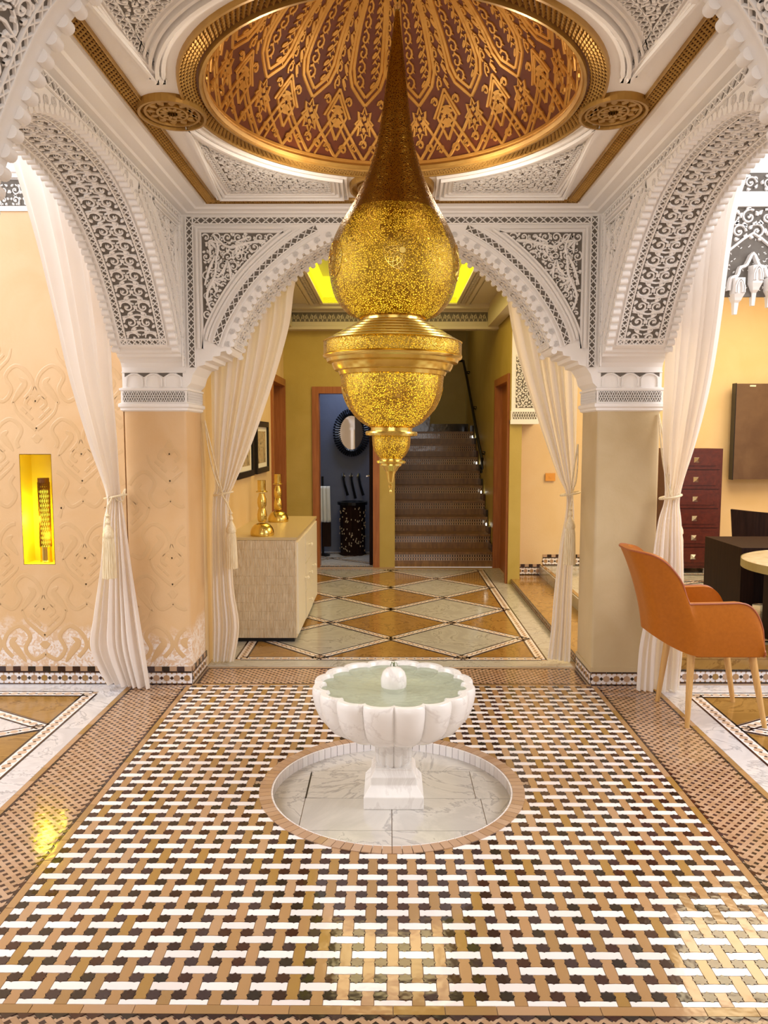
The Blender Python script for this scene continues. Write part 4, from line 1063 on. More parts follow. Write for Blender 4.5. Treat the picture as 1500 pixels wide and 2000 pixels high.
# carved springer seen at the hall's right corner
bk, cv = MB(), MB(); F2 = lambda x, z, h: (x, -.2765 - h, z)
MB().box(.01, .27, -.275, 0, 1.72, 2.72).box(.0, .28, -.29, 0, 1.62, 1.66).box(.005, .275, -.28, 0, 1.66, 1.75).build('springer', M_['stucco'], SW)
bk.box(.02, .26, -.2815, -.28, 1.67, 1.74); bk.box(.05, .25, -.2762, -.275, 1.78, 2.3)
for k in range(10):
    for a, c in ((1.67, 1.74), (1.74, 1.67)): cv.ribbon([(.02 + .024 * k, a), (.044 + .024 * k, c)], .006, .004, lambda x, z, h: (x, -.2818 - h, z))
for j in range(8):
    for i in range(3): motif_scroll(cv, (.085 + i * .065, 1.82 + j * .065), .03, i + j, 1 if (i + j) % 2 else -1, F2, .008, .006, lambda a, c: .05 < a < .25 and 1.78 < c < 2.3)
bk.build('springer_ground', M_['recess_shade_paint'], SW, fix=False); cv.build('springer_carving', M_['stucco'], SW, kind='stuff', fix=False)
SCe = MB().box(1.22, 5.1, 5.0, 8.4, 3.2, 3.3).build('ceiling_salon', M_['hall_ceiling'], kind='structure')
# stairwell
stw = empty('wall_stairwell', (0, 9.2, 0), 'structure')
MB().box(-.02, .06, 0, 3.4, 0, 3.6).build('left_face', M_['plaster_yellow'], stw)
MB().box(-.6, 1.2, 3.55, 3.65, 0, 3.6).build('end_face', M_['plaster_yellow'], stw)
MB().box(-.02, 1.3, -.1, 3.7, 3.5, 3.6).build('stair_ceiling', M_['hall_ceiling'], stw)
# bathroom shell
bw = empty('wall_bathroom', (-.5, 9.21, 0), 'structure')
MB().box(-.75, .46, 1.09, 1.15, 0, 2.5).box(-.8, -.74, 0, 1.15, 0, 2.5).box(.42, .48, 0, 1.15, 0, 2.5).box(-.8, .48, 0, 1.15, 2.45, 2.5).build('plaster_face', M_['plaster_blue'], bw)
MB().box(-.78, .46, -.15, 1.15, -.03, .0).build('bathroom_floor', M_['marble'], bw)
cbm = (MB(), MB(), MB())
for p, q in (((-.7, -.1), (.3, -.1)), ((-.7, .1), (.3, .9)), ((.3, .1), (-.7, .9)), ((-.7, .95), (.3, .95))): inlay_band(p, q, .07, cbm)
for mbx, mm, nn in zip(cbm, (M_['white_tile'], M_['dark_tile'], M_['cream_tile']), ('inlay_base', 'inlay_dark', 'inlay_octagon')): mbx.build(nn, mm, bw, kind='stuff', fix=False)
# hall ceiling with lit tray
hc = empty('ceiling_hall', (0, 7.0, 2.93), 'structure')
tx, ty0, ty1 = .72, -1.05, 1.75
b = MB(); b.box(-1.35, -tx, -1.95, 2.1, 0, .06); b.box(tx, 1.3, -1.95, 2.1, 0, .06); b.box(-tx, tx, -1.95, ty0, 0, .06); b.box(-tx, tx, ty1, 2.1, 0, .06)
b.box(-tx - .05, tx + .05, ty0 - .05, ty1 + .05, .28, .32)
b.build('ceiling_board', M_['hall_ceiling'], hc)
b = MB(); b.box(-tx - .012, -tx, ty0, ty1, .0, .28); b.box(tx, tx + .012, ty0, ty1, .0, .28); b.box(-tx, tx, ty1, ty1 + .012, 0, .28); b.box(-tx, tx, ty0 - .012, ty0, 0, .28)
b.build('cove_light', M_['glow_cove'], hc)
b = MB()
for o, z, w_ in ((.0, -.014, .03), (.10, -.02, .035), (.155, -.012, .02)):
    for s in (-1, 1): b.box(s * (tx + o) - (w_ if s < 0 else 0), s * (tx + o) + (w_ if s > 0 else 0), ty0 - o - w_, ty1 + o + w_, z, .0)
    b.box(-tx - o, tx + o, ty1 + o, ty1 + o + w_, z, 0); b.box(-tx - o, tx + o, ty0 - o - w_, ty0 - o, z, 0)
b.box(-1.2, 1.2, 1.80, 2.06, -.05, 0); b.box(-1.2, 1.2, 1.95, 2.06, -.23, -.05); b.box(-1.2, 1.2, 1.92, 2.06, -.255, -.225)
b.box(-1.195, -1.08, -1.9, 2.06, -.23, 0); b.box(1.08, 1.19, -1.9, 2.06, -.23, 0)
b.build('ceiling_moulding', M_['hall_ceiling'], hc)
bk, cv = MB(), MB(); F3 = lambda x, z, h: (x, 1.948 - h, z)
bk.box(-1.08, 1.08, 1.948, 1.95, -.17, -.07)
for k in range(44): motif_scroll(cv, (-1.06 + k * .049, -.12), .02, pi / 2, 1 if k % 2 else -1, F3, .008, .006, lambda a, c: True, False)
for k in range(44): cv.ribbon([(-1.084 + k * .049, -.168), (-1.06 + k * .049, -.085), (-1.036 + k * .049, -.168)], .007, .006, F3)
for s in (-1, 1):
    bk.box(s * (tx + .10) - .0, s * (tx + .04), ty0, ty1, -.003, -.001)
    for k in range(50):
        y = ty0 + k * .056
        for a, c in ((.042, .098), (.098, .042)): cv.ribbon([(s * (tx + a), y), (s * (tx + c), y + .056)], .008, .005, lambda x, y_, h: (x, y_, -.003 - h))
bk.build('cornice_ground', M_['recess_shade_paint'], hc, fix=False); cv.build('cornice_carving', M_['hall_ceiling'], hc, kind='stuff', fix=False)

# ---- door frames
def frame(name, P, w, h, m=.075, dep=.16):   # P(u, d, z)
    e = empty(name, (0, 0, 0), 'structure')
    def bx(u0, u1, d0, d1, z0, z1):
        vs = [P(u, d, z) for z in (z0, z1) for d in (d0, d1) for u in (u0, u1)]
        return MB().add(vs, [(0, 2, 3, 1), (4, 5, 7, 6), (0, 1, 5, 4), (2, 6, 7, 3), (0, 4, 6, 2), (1, 3, 7, 5)])
    for nm, u0, u1, z0, z1 in (('jamb', -m, 0, 0, h + m), ('jamb', w, w + m, 0, h + m), ('head', 0, w, h, h + m)):
        bx(u0, u1, -.022, .0, z0, z1).build(nm, M_['wood'], e)
        bx(u0 + (.05 if u0 < 0 else 0), u1 - (.05 if u0 >= w else 0), 0, dep, z0, z1 - (.05 if nm == 'head' else 0)).build(nm, M_['wood'], e)
    return e, bx
d1, _ = frame('door_1', lambda u, d, z: (-.80 + u, 9.06 + d, z), .61, 1.98)
d2, bx = frame('door_2', lambda u, d, z: (XL - d, 8.12 + u, z), .88, 2.06)
bx(0, .88, .11, .15, 0, 2.06).build('door_leaf', M_['wood'], d2)
d3, bx = frame('door_3', lambda u, d, z: (1.2 + d, 8.1 + u, z), .9, 2.05, dep=.105)
bx(0, .9, .06, .1, 0, 2.05).build('door_leaf', M_['wood'], d3)
bx(.05, .09, .04, .06, .95, 1.2).build('handle_plate', M_['chrome'], d3)
# bathroom door standing open
dl = empty('door_4', (-.2, 9.2, 0), 'structure')
MB().box(-.035, 0, .0, .6, .01, 1.97).build('door_leaf', M_['dark_wood'], dl); MB().tube([(-.035, .5, 1.02), (-.075, .5, 1.02), (-.075, .40, 1.02)], .009).build('door_handle', M_['chrome'], dl)

# ---- staircase
stc = thing('staircase', 'tiled staircase climbing behind the far end of the hall', 'staircase', (.06, 9.08, 0))
ns, rs, tr_ = 9, .174, .285
for k in range(ns):
    MB().box(0, 1.13, k * tr_, (ns) * tr_ + .9, k * rs, (k + 1) * rs - .022).build('step', M_['stair_stone'], stc)
    MB().box(-.0, 1.13, k * tr_ - .018, (k + 1) * tr_ + .01, (k + 1) * rs - .022, (k + 1) * rs).build('tread', M_['stair_stone'], stc)
    bk, cv = MB(), MB(); bk.box(.0, 1.13, k * tr_ - .004, k * tr_, k * rs + .075, (k + 1) * rs - .028)
    for i in range(40):
        x = .014 + i * .0283; z = k * rs + .111
        for a, c in ((-.018, 0), (.018, 0)): cv.box(x - .0075, x + .0075, k * tr_ - .0075, k * tr_ - .003, z + a - .013, z + a + .013)
        cv.box(x + .010, x + .019, k * tr_ - .0065, k * tr_ - .003, z - .004, z + .004)
    bk.build('riser_ground', M_['blush_tile'], stc); cv.build('riser_mosaic', M_['dark_tile'], stc, kind='stuff', fix=False)
    MB().box(1.11, 1.135, k * tr_, (k + 1) * tr_, (k + 1) * rs, (k + 1) * rs + .085).build('stringer_tile', M_['dark_tile'], stc)
MB().box(.5, 1.13, ns * tr_ + .5, ns * tr_ + .52, ns * rs, ns * rs + .12).build('landing_baseboard', M_['dark_tile'], stc)
MB().box(.0, .55, ns * tr_ + .48, ns * tr_ + .5, ns * rs, ns * rs + .28).build('landing_baseboard', M_['dark_tile'], stc)
for k, lb in ((1, 'lowest'), (3, 'second lowest'), (5, 'second highest'), (7, 'highest')):
    o = MB().lathe([(.0, 0), (.016, .001), (.016, .008), (.012, .012), (0, .013)], 14, cap=False).build('step_light', [M_['glow_white']])
    o.rotation_euler = (0, -pi / 2, 0); o.location = (1.165, 9.08 + k * tr_ + .14, (k + 1) * rs + .10)
    tag(o, f'small round white light on stair wall, {lb} of the four', 'light', 'stair lights')
rail = thing('handrail', 'black metal handrail on the right wall of the stairs', 'handrail', (1.14, 9.9, 1.0))
MB().tube([(0, .02, .06), (0, -.05, .10), (0, -.05, .22), (0, .35, .42), (0, 1.9, 1.30), (0, 2.6, 1.66), (-.14, 2.6, 1.67)], .02, 10).build('rail', M_['black'], rail, smooth=True)
for y, z in ((.15, .30), (1.2, .90), (2.2, 1.46)):
    MB().tube([(0, y, z), (.05, y, z - .03), (.062, y, z)], .010).lathe([(.03, 0), (.03, .01)], 12, c=(.045, y, z)).build('bracket', M_['black'], rail)

# ================================================================== bathroom things
mr = thing('round_mirror', 'round mirror with black studded ring frame on dark blue wall', 'mirror', (-.49, 10.245, 1.545)); mr.rotation_euler = (0, 0, radians(7))
MB().add([(.205 * cos(2 * pi * k / 48) * .8, -.012, .205 * sin(2 * pi * k / 48) * 1.15) for k in range(48)], [tuple(range(48))]).build('glass', M_['glass_mirror'], mr)
fr = MB()
for k in range(52):
    t = 2 * pi * k / 52; c = (.215 * cos(t) * .88, -.02, .215 * sin(t) * 1.2)
    d = Vector((cos(t), 0, sin(t)))
    fr.tube([Vector(c) - d * .035, Vector(c) - d * .02 + Vector((0, -.025, 0)), Vector(c) + d * .02 + Vector((0, -.025, 0)), Vector(c) + d * .04], .0125, 6)
fr.build('studded_frame', M_['black'], mr, smooth=True)
wsn = thing('washstand', 'dark octagonal washstand with inlay under the round mirror', 'washstand', (-.47, 10.05, 0))
MB().lathe([(.17, 0), (.17, .02), (.155, .03), (.16, .64)], 8).build('body', M_['dark_wood'], wsn)
MB().lathe([(.19, .64), (.19, .675), (.15, .68), (.12, .66), (.0, .655)], 24).build('basin_top', M_['black'], wsn)
sp = MB()
for k in range(90):
    t = -pi + random.random() * pi; z = .06 + random.random() * .55; c = (.163 * cos(t), .163 * sin(t), z); sp.box(c[0] - .005, c[0] + .005, c[1] - .006, c[1] + .001, z - .009, z + .009)
sp.build('bone_inlay', M_['bone'], wsn, kind='stuff', fix=False)
for i, x in enumerate((-.60, -.50, -.40)):
    o = thing('wall_tap', ('leftmost', 'middle', 'rightmost')[i] + ' of three dark wall taps above the washstand', 'tap', (x, 10.28, .98), 'wall taps')
    MB().lathe([(.024, -.02), (.03, .01), (.02, .045), (.0, .055)], 12).build('chrome_head', M_['chrome'], o)
    MB().tube([(0, -.015, 0), (.02, -.04, -.1), (.06, -.05, -.24 - .04 * (i == 1))], lambda t: .012 + .006 * t, 8).build('spout', M_['black'], o)
tw = thing('towel_stand', 'dark stand behind the bathroom doorway holding a towel', 'stand', (-.84, 9.95, 0))
MB().tube([(0, 0, 0), (0, 0, 1.0)], .014).lathe([(.09, 0), (.09, .015), (.02, .03)], 16).tube([(-.1, 0, .86), (.09, 0, .86)], .01).build('post', M_['black'], tw)
MB().box(-.0, .10, -.05, .05, .12, .42).build('basket', M_['dark_wood'], tw)
t_ = MB().grid(lambda a, c: (-.905 + .16 * a + .01 * c, 9.92 + .015 * sin(a * 22) - .02 * sin(c * 3), .88 - .45 * c), 24, 14).build('towel', M_['towel'], smooth=True)
sol = t_.modifiers.new('thick', 'SOLIDIFY'); sol.thickness = .012
tag(t_, 'white towel draped over the dark stand in the blue bathroom', 'towel')

# ================================================================== sideboard and what is on it
sb = thing('sideboard', 'cream bark-textured sideboard against the hall left wall', 'sideboard', (-.93, 6.45, 0))
MB().box(-.255, .255, -.76, .76, .035, .755).build('body', M_['sideboard'], sb)
MB().box(-.235, .235, -.74, .74, .0, .035).build('plinth', M_['black'], sb)
MB().box(-.265, .265, -.77, .77, .755, .775).build('top', M_['sideboard_top'], sb)
rg = MB()
for j in range(11):
    for i in range(44):
        x = -.255 + .51 * i / 44; z = .04 + j * .065
        rg.box(x + .001, x + .0095, -.766 + random.random() * .003, -.758, z, z + .061)
rg.build('bark_strips', M_['sideboard'], sb, kind='stuff', fix=False)
def knob(par, y, z): MB().lathe([(.006, 0), (.006, .012), (.013, .02), (.015, .028), (.0, .036)], 12).build('knob', M_['ivory'], par).matrix_local = Matrix.Translation((.27, y, z)) @ Matrix.Rotation(pi / 2, 4, 'Y')
for y0, y1, ky in ((-.74, -.26, -.30), (.26, .74, .30)):
    d = MB().box(.252, .268, y0, y1, .06, .735).build('door', M_['ivory'], sb); knob(d, ky, .40)
for z0, z1 in ((.06, .275), (.285, .50), (.51, .735)):
    d = MB().box(.252, .272, -.25, .25, z0, z1).build('drawer', M_['ivory'], sb); knob(d, 0, (z0 + z1) / 2)
cprof = [(.085, 0), (.088, .012), (.086, .03), (.078, .055), (.06, .078), (.032, .092), (.026, .10), (.034, .115), (.036, .15), (.03, .185), (.024, .20), (.03, .215), (.034, .24), (.032, .27), (.022, .30), (.022, .31), (.042, .318), (.042, .324), (.030, .33), (.030, .40), (.032, .405), (.027, .405), (.027, .36)]
for i, (x, y, lb) in enumerate(((-.935, 5.80, 'nearer'), (-.95, 6.75, 'farther'))):
    o = thing('candlestick', f'{lb} of two tall polished brass candlesticks on the cream sideboard', 'candlestick', (x, y, .775), 'brass candlesticks')
    MB().lathe([p for p in cprof if p[1] < .096][:6], 36).build('base', M_['brass'], o, smooth=True)
    MB().lathe([p for p in cprof[6:16]], 28).build('stem', M_['brass'], o, smooth=True)
    MB().lathe(cprof[16:], 28).build('cup', M_['brass'], o, smooth=True)
for y0, y1, lb in ((6.12, 6.86, 'nearer black-framed picture hanging above the sideboard, partly behind the curtain'), (7.02, 7.72, 'farther black-framed picture beside the left hall door')):
    o = thing('framed_picture', lb, 'picture', (XL, (y0 + y1) / 2, 1.40), 'pictures above the sideboard'); hw = (y1 - y0) / 2; hh = .235
    f = MB()
    for a, b_, c, d in ((-hw, hw, hh - .05, hh), (-hw, hw, -hh, -hh + .05), (-hw, -hw + .05, -hh + .05, hh - .05), (hw - .05, hw, -hh + .05, hh - .05)): f.box(0, .03, a, b_, c, d)
    f.build('frame', M_['black'], o); MB().box(.0, .012, -hw + .04, hw - .04, -hh + .04, hh - .04).build('mat_board', M_['paper'], o)
    MB().box(.012, .014, -hw + .12, hw - .12, -hh + .09, hh - .09).build('drawing', M_['art'], o)
sc = thing('wall_hook', 'small black wrought wall hook high on the hall left wall', 'hook', (XL, 7.2, 1.98))
MB().tube([(0, 0, 0), (.05, 0, -.03), (.08, 0, .02), (.06, 0, .07), (.04, .02, .04)], .006).build('scroll', M_['black'], sc)
MB().box(0, .008, -.02, .02, -.06, .06).build('plate', M_['black'], sc)

# ================================================================== curtains
def curtain(name, label, Lp, Rp, amp=.032, n=7, seed=0):
    rnd = random.Random(seed); ph = [rnd.random() * 6.28 for _ in range(4)]
    LL, RR = catmull(Lp, 8), catmull(Rp, 8); m = min(len(LL), len(RR))
    SL, SR = arclen(LL), arclen(RR)
    def pt(pts, S, t):
        s = t * S[-1]
        for i in range(len(pts) - 1):
            if s <= S[i + 1] + 1e-9:
                k = (s - S[i]) / ((S[i + 1] - S[i]) or 1); return Vector(pts[i]).lerp(Vector(pts[i + 1]), k)
        return Vector(pts[-1])
    def P(a, v):
        l, r = LL[int(v * (m - 1) * .9999)], None
        i = v * (m - 1); i0 = min(int(i), m - 2); k = i - i0
        l = Vector(LL[i0]).lerp(Vector(LL[i0 + 1]), k); r = Vector(RR[i0]).lerp(Vector(RR[i0 + 1]), k)
        d = r - l; w = d.length; nn = d.cross(Vector((0, 0, 1))).normalized()
        aa = a + .02 * sin(a * 9 + ph[0]) + .012 * sin(v * 5 + a * 14)
        f = sin(2 * pi * n * aa + ph[1] + .8 * sin(v * 4 + ph[0])) * .7 + .45 * sin(2 * pi * n * .43 * aa + ph[2] + v * 2.2) + .12 * sin(2 * pi * n * 2.1 * aa + ph[3])
        A_ = min(amp, .10 * w + .006)
        return l + d * a + nn * (f * A_)
    o = MB().grid(P, 150, (m - 1) * 2).build(name, M_['voile'], smooth=True)
    tag(o, label, 'curtain', 'tied-back white curtains'); return o
curtain('curtain', 'white voile curtain tied back in front of the left wall beside the glowing niche',
    [(-1.70, 3.55, 2.95), (-1.70, 3.79, 2.62), (-1.69, 3.90, 2.40), (-1.68, 4.03, 2.10), (-1.68, 4.19, 1.79), (-1.66, 4.38, 1.46), (-1.635, 4.57, 1.16), (-1.66, 4.58, 1.0), (-1.69, 4.59, .75), (-1.74, 4.58, .45), (-1.76, 4.57, .25), (-1.67, 4.59, .04)],
    [(-1.60, 4.62, 2.95), (-1.60, 4.62, 2.62), (-1.59, 4.63, 2.40), (-1.58, 4.63, 2.10), (-1.58, 4.63, 1.79), (-1.565, 4.62, 1.46), (-1.565, 4.63, 1.16), (-1.545, 4.62, 1.0), (-1.52, 4.61, .75), (-1.48, 4.60, .45), (-1.45, 4.59, .25), (-1.42, 4.58, .012)], seed=1)
curtain('curtain', 'white voile curtain tied back to the right pillar behind the orange armchair',
    [(1.60, 4.62, 2.95), (1.60, 4.62, 2.62), (1.60, 4.62, 2.40), (1.60, 4.62, 2.10), (1.60, 4.62, 1.79), (1.595, 4.63, 1.46), (1.60, 4.63, 1.16), (1.56, 4.62, 1.0), (1.53, 4.61, .75), (1.50, 4.60, .45), (1.47, 4.59, .25), (1.455, 4.57, .012)],
    [(1.72, 3.80, 2.95), (1.72, 4.05, 2.66), (1.72, 4.13, 2.42), (1.72, 4.20, 2.10), (1.715, 4.29, 1.79), (1.71, 4.46, 1.46), (1.68, 4.60, 1.16), (1.69, 4.60, 1.0), (1.71, 4.60, .75), (1.72, 4.60, .45), (1.72, 4.59, .25), (1.70, 4.57, .012)], seed=2)
YC = 5.15
curtain('curtain', 'ivory voile curtain tied back at the left side of the hall archway',
    [(-1.15, YC, 2.72), (-1.15, YC, 2.4), (-1.15, YC, 2.1), (-1.15, YC, 1.80), (-1.15, YC, 1.47), (-1.14, YC, 1.18), (-1.15, YC, 1.12), (-1.16, YC, 1.0), (-1.165, YC, .8), (-1.17, YC, .5), (-1.17, YC, .25), (-1.175, YC, .015)],
    [(-.52, YC, 2.72), (-.60, YC, 2.46), (-.64, YC, 2.2), (-.74, YC, 1.86), (-.88, YC, 1.47), (-1.00, YC, 1.20), (-1.035, YC, 1.12), (-1.045, YC, 1.0), (-1.035, YC, .8), (-1.02, YC, .5), (-.99, YC, .25), (-1.03, YC, .015)], seed=3, n=7)
curtain('curtain', 'ivory voile curtain tied back at the right side of the hall archway',
    [(.66, YC, 2.72), (.73, YC, 2.42), (.78, YC, 2.16), (.85, YC, 1.9), (.96, YC, 1.58), (1.08, YC, 1.26), (1.14, YC, 1.13), (1.14, YC, 1.0), (1.11, YC, .8), (1.08, YC, .5), (1.065, YC, .25), (1.045, YC, .04)],
    [(1.20, YC, 2.72), (1.20, YC, 2.42), (1.20, YC, 2.16), (1.20, YC, 1.9), (1.20, YC, 1.58), (1.20, YC, 1.26), (1.19, YC, 1.13), (1.20, YC, 1.0), (1.20, YC, .8), (1.20, YC, .5), (1.20, YC, .25), (1.20, YC, .015)], seed=4, n=7)
def tieback(label, hook, knot, tass, w=.012):
    o = thing('tassel_tieback', label, 'tieback', knot, 'curtain tassels'); K = Vector(knot)
    h = Vector(hook) - K
    rp = MB()
    for s in (-1, 1):
        pts = [tuple(h * (1 - t) + Vector((s * .012 * sin(pi * t), -.01 * sin(pi * t), -.05 * sin(pi * t)))) for t in [i / 10 for i in range(11)]]
        rp.tube(pts, .0052, 6)
    rp.build('rope', M_['silk'], o, smooth=True)
    # wrap around the gathered cloth
    rp = MB(); rp.tube([((.062) * cos(t * pi / 8), .05 * sin(t * pi / 8) + .02, .012 * cos(t * pi / 8)) for t in range(17)], .007, 6); rp.build('wrap', M_['silk'], o, smooth=True)
    T = Vector(tass) - K
    MB().tube([(0, -.03, 0), (T.x * .6, T.y, T.z * .5 - .0), tuple(T)], .005, 6).build('cord', M_['silk'], o)
    MB().lathe([(.006, .0), (.014, -.012), (.006, -.024), (.012, -.034), (.016, -.05), (.010, -.062), (.014, -.07), (.022, -.085), (.031, -.11), (.033, -.13), (.028, -.14)], 20, c=tuple(T)).build('knop', M_['silk'], o, smooth=True)
    MB().lathe([(.026, -.132), (.032, -.17), (.036, -.30), (.038, -.37)], 60, c=tuple(T), fl=lambda t, z: 1 + .07 * sin(t * 20)).build('fringe', M_['silk'], o, smooth=True)
    return o
tieback('cream tassel tieback holding the curtain beside the glowing niche', (-1.56, 4.68, 1.19), (-1.60, 4.60, 1.15), (-1.605, 4.50, 1.06))
tieback('cream rope tieback holding the curtain behind the orange armchair', (1.57, 4.69, 1.63), (1.63, 4.60, 1.15), (1.70, 4.68, 1.06))
tieback('cream tassel tieback at the left side of the hall archway', (-1.17, 5.06, 1.60), (-1.08, 5.13, 1.13), (-1.02, 5.08, 1.02))
tieback('cream tassel tieback at the right side of the hall archway', (1.19, 5.06, 1.45), (1.17, 5.13, 1.13), (1.155, 5.07, 1.05))

# ================================================================== salon furniture
chd = thing('chest_of_drawers', 'tall dark red leather chest of drawers against the salon wall', 'chest', (2.98, 7.98, .16))
MB().box(-.26, .26, -.2, .2, .045, 1.22).build('body', M_['red_leather'], chd)
for x in (-.22, .22):
    for y in (-.16, .16): MB().lathe([(.03, 0), (.035, .02), (.02, .045)], 12, c=(x, y, 0)).build('foot', M_['black'], chd)
for k in range(6):
    z0 = .07 + k * .19; d = MB().box(-.235, .235, -.212, -.198, z0, z0 + .18).box(-.195, .195, -.219, -.21, z0 + .035, z0 + .145).build('drawer', M_['red_leather'], chd)
    MB().add([(-.025, -.219, z0 + .09 - .025), (.025, -.219, z0 + .09 - .025), (.025, -.219, z0 + .09 + .025), (-.025, -.219, z0 + .09 + .025), (0, -.245, z0 + .09)], [(0, 1, 4), (1, 2, 4), (2, 3, 4), (3, 0, 4)]).build('pyramid_knob', M_['chrome'], d)
pn = MB().box(-.55, .55, -.04, .04, -.48, .48).build('wall_panel', M_['brown_panel'], loc=(4.03, 8.13, 1.545))
tag(pn, 'large dark brown rectangular panel mounted on the salon wall', 'panel')
MB().box(-.56, -.552, -.045, .045, -.485, .485).build('black_edge', M_['black'], pn)
MB().box(-.42, -.36, -.045, -.04, .45, .465).build('pale_clip', M_['ivory'], pn)
dk = thing('desk', 'very dark wooden desk with slab legs on the raised salon floor', 'desk', (2.62, 5.6, .16))
MB().box(-.15, 1.3, -.05, .6, .52, .56).build('top', M_['dark_wood'], dk)
MB().box(-.15, -.06, -.05, .6, .0, .52).build('leg', M_['dark_wood'], dk); MB().box(1.2, 1.29, -.05, .6, .0, .52).build('leg', M_['dark_wood'], dk)
MB().box(-.06, .34, .25, .28, .1, .52).build('modesty_panel', M_['dark_wood'], dk)
bh = thing('dark_chair', 'dark high-backed chair behind the dark desk', 'chair', (3.02, 6.75, .16))
MB().grid(lambda a, c: (-.0 + .55 * (a - .5) * (1 - .12 * (1 - c)) + .2, .1 * (a - .5) ** 2 * 4 + .02, .35 + c * (.36 - .04 * a)), 10, 4).build('backrest', M_['dark_wood'], bh).modifiers.new('t', 'SOLIDIFY').thickness = .04
MB().box(-.05, .45, -.45, .03, .3, .37).build('seat', M_['dark_wood'], bh)
for x in (-.03, .41):
    for y in (-.43, .0): MB().box(x, x + .04, y - .02, y + .02, 0, .3).build('leg', M_['dark_wood'], bh)
bo = thing('silver_dish', 'dark dish with pale domed lid standing on the desk', 'dish', (3.02, 5.78, .72))
MB().lathe([(.05, 0), (.14, .02), (.15, .05)], 28).build('bowl', M_['black'], bo, smooth=True)
bo.location.z = .7215
MB().lathe([(.165, .05), (.165, .06), (.10, .075), (0, .08)], 28).build('lid', M_['stone_top'], bo, smooth=True)
MB().tube([(-.13, -.05, .04), (-.165, -.05, .03), (-.16, -.05, .0), (-.18, -.05, -.0)], .006).build('handle', M_['chrome'], bo)
rt = thing('round_table', 'round table with thick beige stone top at the right edge', 'table', (2.80, 5.02, .16))
MB().lathe([(.0, .49), (.50, .49), (.52, .50), (.52, .545), (.50, .555), (0, .555)], 64, cap=False).build('tabletop', [M_['stone_top']], rt, smooth=True)
MB().lathe([(.523, .495), (.523, .548)], 64, cap=False).build('edge_band', M_['table_edge'], rt)
for x in (-.30, .2): MB().box(x, x + .08, -.15, .25, 0, .49).build('leg', M_['dark_wood'], rt)
sw_ = MB().box(-.05, .05, -.012, 0, -.04, .04).box(-.012, .012, -.016, -.012, -.01, .01).build('light_switch', M_['orange_plate'], loc=(1.66, 8.24, 1.08))
tag(sw_, 'orange light switch plate on the wall beyond the hall archway', 'switch')

# ---- orange armchair
ac = thing('armchair', 'orange leather tub armchair with pale wooden legs on woven mosaic', 'armchair', (1.70, 4.21, 0))
def upath(t):    # 0..1 from near arm front, round the back, to far arm front
    fr_, bk_, hw, r = .20, -.325, .245, .20
    segs = [(fr_ - (bk_ + r)), pi * r / 2, 2 * (hw - r), pi * r / 2, (fr_ - (bk_ + r))]; Ltot = sum(segs); s = t * Ltot
    if s <= segs[0]: return (fr_ - s, -hw, 0, -1)
    s -= segs[0]
    if s <= segs[1]: a = s / r; return (bk_ + r - r * sin(a), -hw + r - r * cos(a), -sin(a), -cos(a))
    s -= segs[1]
    if s <= segs[2]: return (bk_, -hw + r + s, -1, 0)
    s -= segs[2]
    if s <= segs[3]: a = s / r; return (bk_ + r - r * cos(a), hw - r + r * sin(a), -cos(a), sin(a))
    s -= segs[3]; return (bk_ + r + s, hw, 0, 1)
def ztop(x):
    if x > -.135:
        if x > .07: u = min(1, (x - .07) / .13); return .42 + .24 * sqrt(max(0, 1 - u ** 2.2))
        return .66 + .004 * sin(x * 9)
    if x > -.155: return .66 + (.76 - .66) * (-.135 - x) / .02
    u = min(1, (-.155 - x) / .17); return .76 + .15 * (1 - (1 - u) ** 3)
def zbot(x): return .385 + max(0, -.12 - x) ** 1.6 * 1.0
def shell(t, v, off):
    x, y, nx_, ny_ = upath(t); zt_, zb_ = ztop(x), zbot(x)
    w = max(0, min(1, (-.02 - x) / .26)); k = v * w
    bulge = .012 * sin(pi * v)
    return (x + nx_ * (off + bulge) - .13 * k * (v), y + ny_ * (off + bulge) * 1 + ny_ * .0, zb_ + (zt_ - zb_) * v)
NT, NV = 96, 10
ring_ = [(0, v / NV) for v in range(NV + 1)] + [(-.045, 1 - v / NV) for v in range(NV + 1)]
MB().grid(lambda a, c: shell(a, ring_[min(int(round(c * (len(ring_))) ), len(ring_)) % len(ring_)][1], ring_[int(round(c * len(ring_))) % len(ring_)][0] + .0), NT, len(ring_)).build('shell', M_['leather'], ac, smooth=True)
for tt in (0, 1):
    q = [shell(tt, v, o) for o, v in ring_]; MB().add(q, [tuple(range(len(q)))]).build('arm_front', M_['leather'], ac)
MB().tube([shell(t / 120, 1, .0) for t in range(121)], .005, 6).build('piping', M_['piping'], ac, smooth=True)
MB().tube([shell(0, v / 8, .002) for v in range(9)], .005, 6).build('piping', M_['piping'], ac, smooth=True)
cu = MB().box(-.20, .235, -.195, .195, .39, .49).build('seat_cushion', M_['leather'], ac); bv = cu.modifiers.new('b', 'BEVEL'); bv.width = .03; bv.segments = 4
MB().box(-.13, .19, -.22, .22, .375, .40).build('seat_base', M_['leather'], ac)
for x, y, fx_, fy_ in ((-.14, -.17, -.165, -.215), (-.14, .17, -.18, .20), (.17, -.17, .235, -.215), (.17, .17, .245, .19)):
    MB().tube([(x, y, .39), (fx_, fy_, 0)], lambda t: .021 - .009 * t, 14).build('leg', M_['leg_wood'], ac, smooth=True)

